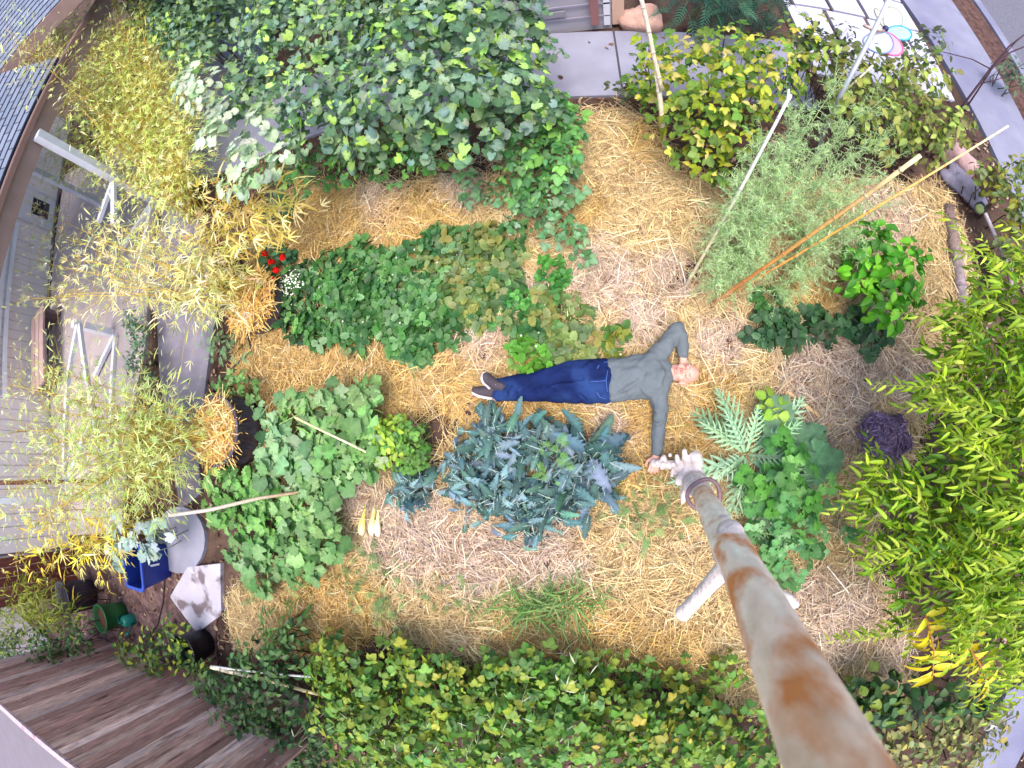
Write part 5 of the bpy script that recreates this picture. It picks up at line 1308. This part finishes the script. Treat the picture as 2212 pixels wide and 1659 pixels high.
bush('corner_bush', 'small green bush hiding the foot of the long fence', 'bush', [(280, 1410, 40, .35, .2), (340, 1400, 45, .4, .25), (385, 1370, 38, .35, .2), (400, 1420, 40, .35, .2), (330, 1440, 40, .3, .2), (440, 1460, 45, .35, .2), (470, 1530, 40, .35, .2)], T_OVAL, .08, [(84, 116, 56), (104, 136, 64), (66, 96, 50), (150, 160, 50)], .75, 119, nst=14, stem=(80, 66, 50))
bush('leafy_weed', 'green leafy plant on the straw near the dark soil patch', 'plant', [(600, 1350, 40, .25, .15), (590, 1390, 35, .25, .15), (640, 1330, 25, .15, .1)], T_LANCE, .14, [(90, 136, 60), (74, 116, 56), (110, 150, 76)], 1.5, 120, nst=8)
bush('path_plant', 'dark blue green clump in the bed between the railing and the path', 'plant', [(305, 720, 38, .3, .2), (300, 780, 40, .3, .2), (320, 830, 32, .25, .15), (285, 690, 25, .25, .15)], T_OVAL, .05, [(96, 130, 104), (80, 112, 90), (116, 146, 116)], .9, 121, nst=8)
bush('path_plant', 'soft green plant spilling over the path under the straw planter', 'plant', [(480, 745, 34, .2, .1), (510, 760, 28, .2, .1), (450, 735, 24, .15, .08)], T_FERN, .12, [(120, 160, 116), (104, 146, 100)], 1.0, 122, nst=4, m=M_MATTE_LEAF)
bush('path_plant', 'green leafy plant above the big barrel planter', 'plant', [(500, 840, 36, .22, .14), (540, 850, 30, .2, .12), (470, 850, 22, .18, .1)], T_RASP, .09, [(110, 156, 84), (96, 140, 76), (130, 166, 104)], 1.0, 123, nst=6)
bush('path_plant', 'small dark green shrub left of the straw under the pale vine', 'plant', [(600, 450, 34, .25, .18), (580, 470, 22, .2, .14), (625, 465, 20, .2, .12)], T_OVAL, .055, [(60, 104, 76), (76, 120, 90)], 1.0, 124, nst=5)
bush('sage', 'pale blue grey plant hanging over the blue bin', 'plant', [(260, 1160, 38, .6, .1), (310, 1160, 40, .6, .1), (345, 1150, 30, .55, .1), (250, 1200, 20, .5, .1), (330, 1195, 14, .55, .05)], T_SQUASH, .14, [(176, 196, 196), (160, 184, 180), (150, 176, 166)], .75, 125, nst=10, stem=(170, 180, 160), m=M_MATTE_LEAF)
OL = [(110, 116, 66), (130, 130, 80), (92, 106, 58), (146, 146, 90), (120, 130, 90), (170, 160, 80)]
bush('ground_shrub', 'dark leafy shrub right of the big pole below the straw', 'shrub', [(1830, 1500, 45, .35, .2), (1900, 1490, 50, .35, .2), (1870, 1540, 50, .35, .2), (1960, 1510, 45, .35, .2), (2040, 1510, 50, .35, .2), (2110, 1500, 50, .35, .2), (1840, 1590, 35, .3, .2)], T_ROUND, .09, DK + [(110, 130, 50)], .9, 126, nst=14)
bush('ground_shrub', 'yellowing shrub spreading over the lower right corner', 'shrub', [(1900, 1600, 50, .3, .15), (1960, 1580, 50, .3, .15), (2020, 1590, 50, .3, .15), (2080, 1580, 50, .3, .15), (1930, 1640, 50, .3, .15), (2000, 1640, 50, .3, .15), (2090, 1640, 50, .25, .15), (2140, 1600, 40, .25, .15), (2160, 1540, 40, .25, .15)], T_OVAL, .075, OL, .8, 127, nst=20)
bush('border_shrub', 'mixed green shrub along the sidewalk at the right edge', 'shrub', [(2130, 380, 45, .35, .2), (2170, 420, 50, .4, .2), (2190, 370, 35, .35, .2), (2200, 480, 45, .4, .2), (2180, 530, 40, .35, .2), (2205, 580, 45, .4, .25), (2195, 440, 35, .5, .2)], T_OVAL, .075, [(86, 110, 56), (120, 130, 50), (104, 120, 76), (146, 146, 50)], .8, 128, nst=16)
bush('strip_shrub', 'small grey green shrub in the bark strip by the kerb', 'shrub', [(2170, 150, 26, .3, .2), (2190, 180, 24, .25, .2)], T_OVAL, .08, [(90, 110, 86), (76, 96, 76)], .9, 129, nst=6)

# ------------------------------------------------------------------ the person
person = thing('person', G(1316, 822, 0), 'bald man lying on straw in grey shirt and blue jeans, one arm behind his head', 'person')
def remesh(o, vox, it=6, fac=.5):
    m = o.modifiers.new('skin_surface', 'REMESH'); m.mode = 'VOXEL'; m.voxel_size = vox; m.use_smooth_shade = True
    m2 = o.modifiers.new('soften', 'SMOOTH'); m2.iterations = it; m2.factor = fac
M_SKIN = mat('skin', (222, 168, 152), .5, noise=.05, nscale=20, spec=.35, dirt=((212, 146, 132), 7, .5, .8))
M_SHIRT = mat('grey_knit', (104, 112, 118), .9, noise=.08, nscale=14, bump=.25, bscale=300, spec=.1)
M_JEANS = mat('denim', (20, 34, 80), .9, noise=.3, nscale=5, bump=.2, bscale=260, spec=.15, dirt=((40, 64, 116), 4, .48, .7))
M_SHOE = mat('shoe_cloth', (74, 66, 74), .8, noise=.1, bump=.2, bscale=200)
M_SOLE = mat('shoe_sole', (226, 216, 226), .6)
def S3(*q): return [(G(x, y, z), a, b) for x, y, z, a, b in q]
# clothing
mb = MB()
mb.loft(S3((1318, 822, .13, .178, .10), (1340, 820, .135, .17, .105), (1370, 815, .14, .168, .112), (1398, 812, .145, .18, .118), (1418, 810, .145, .19, .11), (1432, 808, .14, .165, .09), (1443, 806, .14, .10, .075)), 24)
mb.loft(S3((1402, 790, .145, .09, .09), (1430, 757, .135, .074, .074), (1448, 731, .125, .064, .064), (1466, 707, .11, .056, .058)), 14)
mb.loft(S3((1464, 706, .11, .05, .055), (1471, 724, .12, .052, .054), (1474, 745, .13, .047, .048), (1475.5, 768, .135, .043, .044)), 14)
mb.loft(S3((1406, 836, .14, .09, .085), (1423, 858, .13, .078, .075), (1426, 885, .12, .063, .064), (1424, 910, .11, .056, .058), (1421, 945, .11, .05, .05), (1418.5, 978, .115, .043, .043)), 14)
for (a, b, c, r) in (((1420, 778), (1432, 806), (1424, 842), .012), ((1408, 782), (1424, 812), (1416, 848), .011), ((1396, 786), (1400, 812), (1392, 840), .010), ((1384, 834), (1392, 846), (1408, 855), .010), ((1352, 836), (1372, 828), (1392, 808), .009), ((1330, 850), (1350, 842), (1368, 836), .008), ((1440, 722), (1452, 738), (1440, 752), .009), ((1412, 880), (1424, 892), (1434, 880), .009), ((1410, 912), (1422, 918), (1432, 906), .008)):
    q = []
    for (x, y) in (a, b, c):
        arm = y < 760 or y > 870
        q.append(G(x, y, .17 if arm else .139 + .113 * math.sqrt(max(.08, 1 - ((y - 813) / 50) ** 2))))
    mb.tube([q[0], (q[0] + q[1]) / 2, q[1], (q[1] + q[2]) / 2, q[2]], np.array([.5, 1.1, 1.5, 1.1, .5]) * r * 1.3, 8)
def rumple(o, st, sc, seed):
    tx = bpy.data.textures.new('cloth_folds', 'CLOUDS'); tx.noise_scale = sc; tx.noise_depth = 2
    e = bpy.data.objects.new('fold_axes', None)
    m = o.modifiers.new('rumple', 'DISPLACE'); m.texture = tx; m.strength = st; m.mid_level = .5; m.texture_coords = 'LOCAL'
    m2 = o.modifiers.new('soften_folds', 'SMOOTH'); m2.iterations = 1; m2.factor = .4
    bpy.data.objects.remove(e)
shirt = mb.build('shirt', M_SHIRT, person); remesh(shirt, .0085, 4); rumple(shirt, .03, .075, 1)
mb = MB()
mb.loft(S3((1322, 822, .125, .168, .095), (1305, 822, .13, .178, .108), (1285, 823, .13, .178, .108), (1268, 824, .125, .16, .10)), 22)
mb.loft(S3((1290, 801, .13, .095, .10), (1240, 803, .13, .092, .095), (1200, 812, .125, .083, .086), (1165, 819, .125, .072, .076), (1130, 826, .12, .07, .072), (1100, 831, .12, .066, .064), (1076, 833, .12, .062, .058)), 16)
mb.loft(S3((1290, 846, .125, .095, .098), (1240, 848, .125, .088, .092), (1200, 847, .12, .08, .084), (1165, 848, .115, .074, .075), (1130, 850, .105, .068, .07), (1100, 850, .1, .066, .064), (1074, 850, .1, .064, .058)), 16)
for q in (((1300, 800), (1286, 826), (1300, 850)), ((1270, 826), (1230, 829), (1190, 832)), ((1225, 796), (1205, 806), (1190, 818)), ((1225, 852), (1200, 846), (1185, 838)), ((1278, 782), (1262, 796), (1244, 806)), ((1270, 868), (1255, 856), (1240, 846)), ((1140, 812), (1146, 824), (1138, 836)), ((1112, 842), (1118, 852), (1108, 862)), ((1284, 790), (1274, 812), (1262, 826)), ((1240, 822), (1262, 826), (1288, 824)), ((1158, 806), (1168, 820), (1176, 834)), ((1120, 815), (1128, 828), (1118, 840)), ((1098, 818), (1104, 832), (1094, 846)), ((1086, 838), (1094, 852), (1086, 862)), ((1150, 842), (1160, 852), (1172, 862))):
    mb.tube([G(x, y, .184 if x < 1180 else (.205 if x < 1250 else .222)) for x, y in q], [.007, .017, .007], 8)
jeans = mb.build('jeans', M_JEANS, person); remesh(jeans, .0085, 4); rumple(jeans, .03, .08, 2)
mb = MB()
for q in (((1312, 781), (1296, 786), (1290, 796)), ((1310, 862), (1296, 858), (1290, 848)), ((1313, 800), (1309, 822), (1312, 846)), ((1308, 822), (1290, 824), (1276, 824))):
    mb.tube([G(x, y, .238 if 790 < y < 855 else .2) for x, y in q], .0035, 6, (70, 100, 170))
mb.build('jeans_seam', M_STEM, jeans)
# body: head, neck, hands and what lies under the clothes, one surface
mb = MB()
hc = G(1477, 806, .135)
yaw = math.radians(4)
HX = np.array([math.cos(yaw), math.sin(yaw) * -1, .05]); HX = nrm(HX); HY = nrm(np.cross(Z1, HX)); HZ = np.cross(HX, HY)
HM = np.stack([HX, HY, HZ], 1)
def hp(a, b, c): return hc + HM @ np.array([a, b, c])
def hb_(a, b, c, r): mb.ball(hp(a, b, c), r, n=12, M=HM)
hb_(.022, 0, -.012, (.1, .077, .094)); hb_(-.04, 0, .012, (.082, .062, .074)); hb_(-.098, 0, .045, (.024, .032, .028))
hb_(-.065, .035, .01, (.05, .028, .045)); hb_(-.065, -.035, .01, (.05, .028, .045))
hb_(.032, .03, .074, (.012, .03, .012)); hb_(.032, -.03, .074, (.012, .03, .012))
hb_(-.028, .04, .058, (.026, .024, .022)); hb_(-.028, -.04, .058, (.026, .024, .022))
mb.tube([hp(.022, 0, .08), hp(-.006, 0, .096), hp(-.026, 0, .108)], [.010, .012, .016], 10)
hb_(-.03, .013, .09, (.011, .010, .010)); hb_(-.03, -.013, .09, (.011, .010, .010))
hb_(-.058, 0, .082, (.009, .026, .012)); hb_(-.071, 0, .08, (.009, .022, .012))
hb_(.012, .032, .07, (.013, .017, .012)); hb_(.012, -.032, .07, (.013, .017, .012))
for sg in (1, -1):
    hb_(-.008, .078 * sg, -.012, (.034, .011, .02)); hb_(.012, .083 * sg, -.018, (.016, .01, .016))
mb.loft([(hp(-.04, 0, -.02), .062, .06), (hp(-.10, 0, -.022), .058, .056), (G(1446, 806.5, .125), .066, .058), (G(1432, 808, .13), .09, .06)], 16)
mb.loft(S3((1432, 808, .13, .09, .05), (1370, 816, .13, .12, .07), (1300, 822, .125, .12, .07)), 14)
mb.loft(S3((1420, 795, .135, .05, .05), (1440, 745, .13, .045, .045), (1465, 709, .11, .036, .036), (1472, 728, .12, .034, .034), (1475.5, 765, .135, .031, .028), (1476, 781, .125, .031, .024)), 12)
mb.loft(S3((1420, 835, .135, .05, .05), (1425, 880, .12, .042, .042), (1423, 915, .11, .036, .036), (1418.5, 975, .115, .03, .026), (1417.5, 987, .12, .03, .022)), 12)
def hand(w, d, n, s, curl, spread=.16, thumb=1, L=.185):
    """w wrist point, d towards the fingers, n back of the hand, s sideways to the thumb"""
    d = nrm(np.asarray(d, float)); n = nrm(np.asarray(n, float) - d * (d @ np.asarray(n, float))); s_ = np.cross(d, n) * thumb
    k = L / .185
    mb.loft([(w, .027 * k, .019 * k), (w + d * .04 * k, .038 * k, .016 * k), (w + d * .085 * k, .041 * k, .014 * k)], 12, up=n)
    for i, (off, ln) in enumerate(((.03, .072), (.0105, .082), (-.0095, .076), (-.029, .06))):
        p = w + d * .088 * k + s_ * off * k; a = spread * (off / .03)
        dd = nrm(d + s_ * a); ch = [p - dd * .012]
        ang = 0
        for j, f in enumerate((.45, .32, .23)):
            ang += curl[j] * (1 + .08 * i)
            v = dd * math.cos(ang) - n * math.sin(ang)
            p = p + v * ln * k * f; ch.append(p)
        mb.tube(ch, np.array([.0096, .0095, .0088, .0072]) * k, 8)
        mb.ball(ch[-1], .0073 * k, n=6)
    p = w + d * .022 * k + s_ * .026 * k
    v1 = nrm(d * .62 + s_ * .75 - n * .25); v2 = nrm(d * .9 + s_ * .2 - n * .5)
    mb.tube([p - v1 * .01, p + v1 * .04 * k, p + v1 * .04 * k + v2 * .03 * k, p + v1 * .04 * k + v2 * .052 * k], np.array([.014, .012, .0105, .0085]) * k, 8)
    mb.ball(p + v1 * .04 * k + v2 * .052 * k, .0086 * k, n=6)
wl = G(1417.5, 985, .125)
hand(wl, G(1412, 1010, .12) - wl, np.array([-.2, 0, 1.0]), None, (.35, .6, .5), thumb=1)
wr = G(1476, 778, .12)
hand(wr, G(1474, 812, .045) - wr, np.array([0, .3, -1.0]), None, (.1, .15, .15), thumb=1, L=.18)
body = mb.build('body', M_SKIN, person); remesh(body, .0042, 3)
mb = MB(); 
mb.tube([hp(-.064, .022, .091), hp(-.063, 0, .094), hp(-.064, -.022, .091)], [.002, .0032, .002], 6, (150, 84, 84)); mb.build('mouth', M_STEM, body)
for sg in (1, -1):
    mb = MB(); mb.tube([hp(.008, .018 * sg, .0825), hp(.005, .032 * sg, .0835), hp(.008, .046 * sg, .077)], [.0016, .0024, .0016], 6, (110, 76, 70)); mb.build('eye', M_STEM, body)
    mb = MB(); mb.tube([hp(.03, .014 * sg, .086), hp(.035, .032 * sg, .086), hp(.03, .05 * sg, .077)], [.002, .0034, .002], 6, (156, 116, 100)); mb.build('eyebrow', M_STEM, body)
# shoes
def shoe(heel, toe, upn, w):
    heel = np.asarray(heel); toe = np.asarray(toe); d = nrm(toe - heel); L = np.linalg.norm(toe - heel)
    upn = nrm(np.asarray(upn, float) - d * (d @ np.asarray(upn, float)))
    mb = MB()
    mb.loft([(heel + d * .02 + upn * .03, w * .36, .045), (heel + d * L * .25 + upn * .035, w * .38, .055), (heel + d * L * .5 + upn * .02, w * .42, .045), (heel + d * L * .75 + upn * .008, w * .46, .034), (heel + d * L * .95 + upn * .002, w * .34, .026)], 14, up=upn)
    mb.loft([(heel + d * .03 + upn * .04, w * .33, .04), (heel + d * .05 + upn * .1, w * .34, .045)], 12, up=d)
    o = mb.build('shoe', M_SHOE, person); remesh(o, .006, 4)
    mb = MB()
    mb.loft([(heel - upn * .022, w * .37, .017), (heel + d * L * .3 - upn * .024, w * .37, .016), (heel + d * L * .7 - upn * .024, w * .48, .015), (heel + d * L * .96 - upn * .016, w * .4, .014)], 14, (226, 216, 226), up=upn)
    so_ = mb.build('sole', M_SOLE, o); 
    mb = MB(); sd = np.cross(d, upn)
    for i in range(4):
        c = heel + d * L * (.3 + .09 * i) + upn * (.092 - .016 * i)
        mb.tube([c - sd * w * .2, c + upn * .004, c + sd * w * .2], .004, 6, (206, 206, 206))
    mb.build('lace', M_STEM, o)
shoe(G(1074, 857, .05), G(1021, 842, .13), (-.1, .75, .55), .1)
shoe(G(1068, 838, .10), G(1046, 810, .27), (.55, .15, .8), .1)

# ------------------------------------------------------------------ the big driftwood pole
M_DRIFT = mat('driftwood', attr=True, rough=.85, stretch=(1, 1, .45), noise=.14, nscale=26, bump=.7, bscale=22, spec=.2, dirt=((222, 142, 86), 10, .50, .64))
M_BONE = mat('bleached_wood', (216, 202, 198), .85, noise=.24, nscale=14, bump=.8, bscale=30, spec=.2)
B0 = G(1508, 1045, .10); T0 = G(1790, 1659, 3.6)
pole = thing('driftwood_pole', B0 * [1, 1, 0], 'big pale driftwood trunk with orange lichen rising past the camera from a bleached root', 'driftwood')
AX = T0 - B0
def pp(f): return B0 + AX * f
rg = np.random.default_rng(201)
n = 26; fs = np.linspace(.16, 1.13, n)
rad = np.interp(fs, [.16, .25, .5, .6, .66, .8, 1.0, 1.13], [.07, .066, .06, .058, .06, .058, .054, .05]) * (1 + .03 * np.sin(fs * 40))
k_ = 22; ang = np.linspace(0, 2 * np.pi, k_, endpoint=False)
t_ = nrm(AX); s1 = nrm(np.cross(Z1 + [.1, 0, 0], t_)); s2 = np.cross(t_, s1)
V = []; C = []
for f, r in zip(fs, rad):
    w = r * (1 + .05 * np.sin(ang * 3 + f * 20) + .04 * np.sin(ang * 5 - f * 33) + rg.normal(0, .012, k_))
    c = pp(f) + s1 * .012 * math.sin(f * 9) + s2 * .01 * math.cos(f * 7)
    V.append(c + w[:, None] * (np.cos(ang)[:, None] * s1 + np.sin(ang)[:, None] * s2))
    tone = np.array([(236, 198, 170), (254, 238, 222), (254, 234, 216), (252, 222, 198), (242, 202, 166)], float)
    q = np.array([np.interp(f, [.16, .55, .75, .95, 1.13], tone[:, j]) for j in range(3)])
    C.append(np.tile(q, (k_, 1)) + rg.normal(0, 7, (k_, 1)))
mb = MB()
V = np.concatenate(V); C = np.concatenate(C)
F = [(i * k_ + j, i * k_ + (j + 1) % k_, (i + 1) * k_ + (j + 1) % k_, (i + 1) * k_ + j) for i in range(n - 1) for j in range(k_)] + [tuple(range(k_))[::-1], tuple((n - 1) * k_ + j for j in range(k_))]
mb.add(V, F, smooth=True, lincol=lin(np.clip(C, 0, 255)))
trunk = mb.build('trunk', M_DRIFT, pole)
sub = trunk.modifiers.new('sub', 'SUBSURF'); sub.levels = 1; sub.render_levels = 1
# knots and side branches
for (x0, y0, x1, y1, f0, d1, r0, r1) in ((1545, 1200, 1474, 1326, .70, -.30, .032, .027), (1625, 1215, 1704, 1302, .74, -.25, .034, .026)):
    a = pp(f0); za = a[2] + d1
    e = GR(x1, y1, za)
    mb = MB()
    mb.tube([a - (e - a) * .05, a * .5 + e * .5 + rg.normal(0, .006, 3), e * .9 + a * .1, e, e + (e - a) * .04], [r0 * 1.1, r0 * .85, r1 * 1.05, r1 * 1.15, r1 * .5], 12, (236, 228, 236))
    for j in range(5):
        mb.ball(e + rg.normal(0, r1 * .5, 3), r1 * rg.uniform(.35, .6), (240, 232, 240), 6)
    o = mb.build('side_branch', M_BONE, pole); remesh(o, .006, 2)
mb = MB()
for f0, sx, r in ((.63, 1, .05), (.66, -1, .045), (.70, 1, .04), (.6, -1, .03)):
    mb.ball(pp(f0) + s1 * .045 * sx, (r, r, r * 1.5), (236, 224, 216), 8)
o = mb.build('knot', M_BONE, pole); remesh(o, .008, 3)
# root end: gnarled claw of bleached wood with an open ring
mb = MB()
WHT = (240, 230, 236)
zr = .28
ctr = G(1500, 1040, zr)
mb.loft([(pp(.2), .07, .07), (G(1503, 1048, .5), .085, .08), (ctr, .1, .09), (G(1487, 1015, .2), .085, .07)], 14, WHT)
for q, r in ((((1490, 1020, .26), (1466, 1006, .22), (1440, 1003, .19), (1413, 1000, .17)), (.06, .042, .034, .03)),
             (((1490, 1010, .26), (1480, 990, .3), (1478, 975, .33)), (.035, .026, .02)),
             (((1500, 1020, .26), (1504, 1000, .28), (1502, 988, .3)), (.055, .05, .05)),
             (((1470, 1008, .24), (1464, 996, .28), (1462, 985, .3)), (.03, .022, .016)),
             (((1488, 1040, .3), (1478, 1070, .36), (1474, 1086, .36)), (.05, .035, .012)),
             (((1484, 1025, .26), (1470, 1034, .3), (1466, 1040, .32)), (.05, .04, .03)),
             (((1510, 1050, .4), (1526, 1072, .45), (1538, 1084, .42)), (.05, .036, .012)),
             (((1500, 1040, .2), (1510, 1044, .08), (1512, 1046, 0)), (.06, .07, .075)),
             (((1440, 1003, .19), (1430, 1010, .12), (1424, 1012, .06)), (.03, .02, .012))):
    mb.tube([G(*p) for p in q], r, 8, WHT); mb.ball(G(*q[-1]), r[-1] * 1.05, WHT, 6)
for j in range(26):
    x, y = rg.uniform(1420, 1520), 0
    f = (x - 1420) / 100; y = 1001 + f * 30 + rg.normal(0, 9)
    mb.ball(G(x, y, .2 + .12 * f) + rg.normal(0, .012, 3), rg.uniform(.012, .028), WHT, 6)
root = mb.build('root', M_BONE, pole); remesh(root, .0065, 1, .4)
mb = MB(); c = pp(.235); a = np.linspace(0, 2 * np.pi, 29)
rr_ = .098 * (1 + .06 * np.sin(a * 3))
ring = c + rr_[:, None] * (np.cos(a)[:, None] * s1 + np.sin(a)[:, None] * s2)
mb.tube(ring, .013, 8, (120, 98, 106), cap=False)
mb.build('ring', M_STEM, pole)
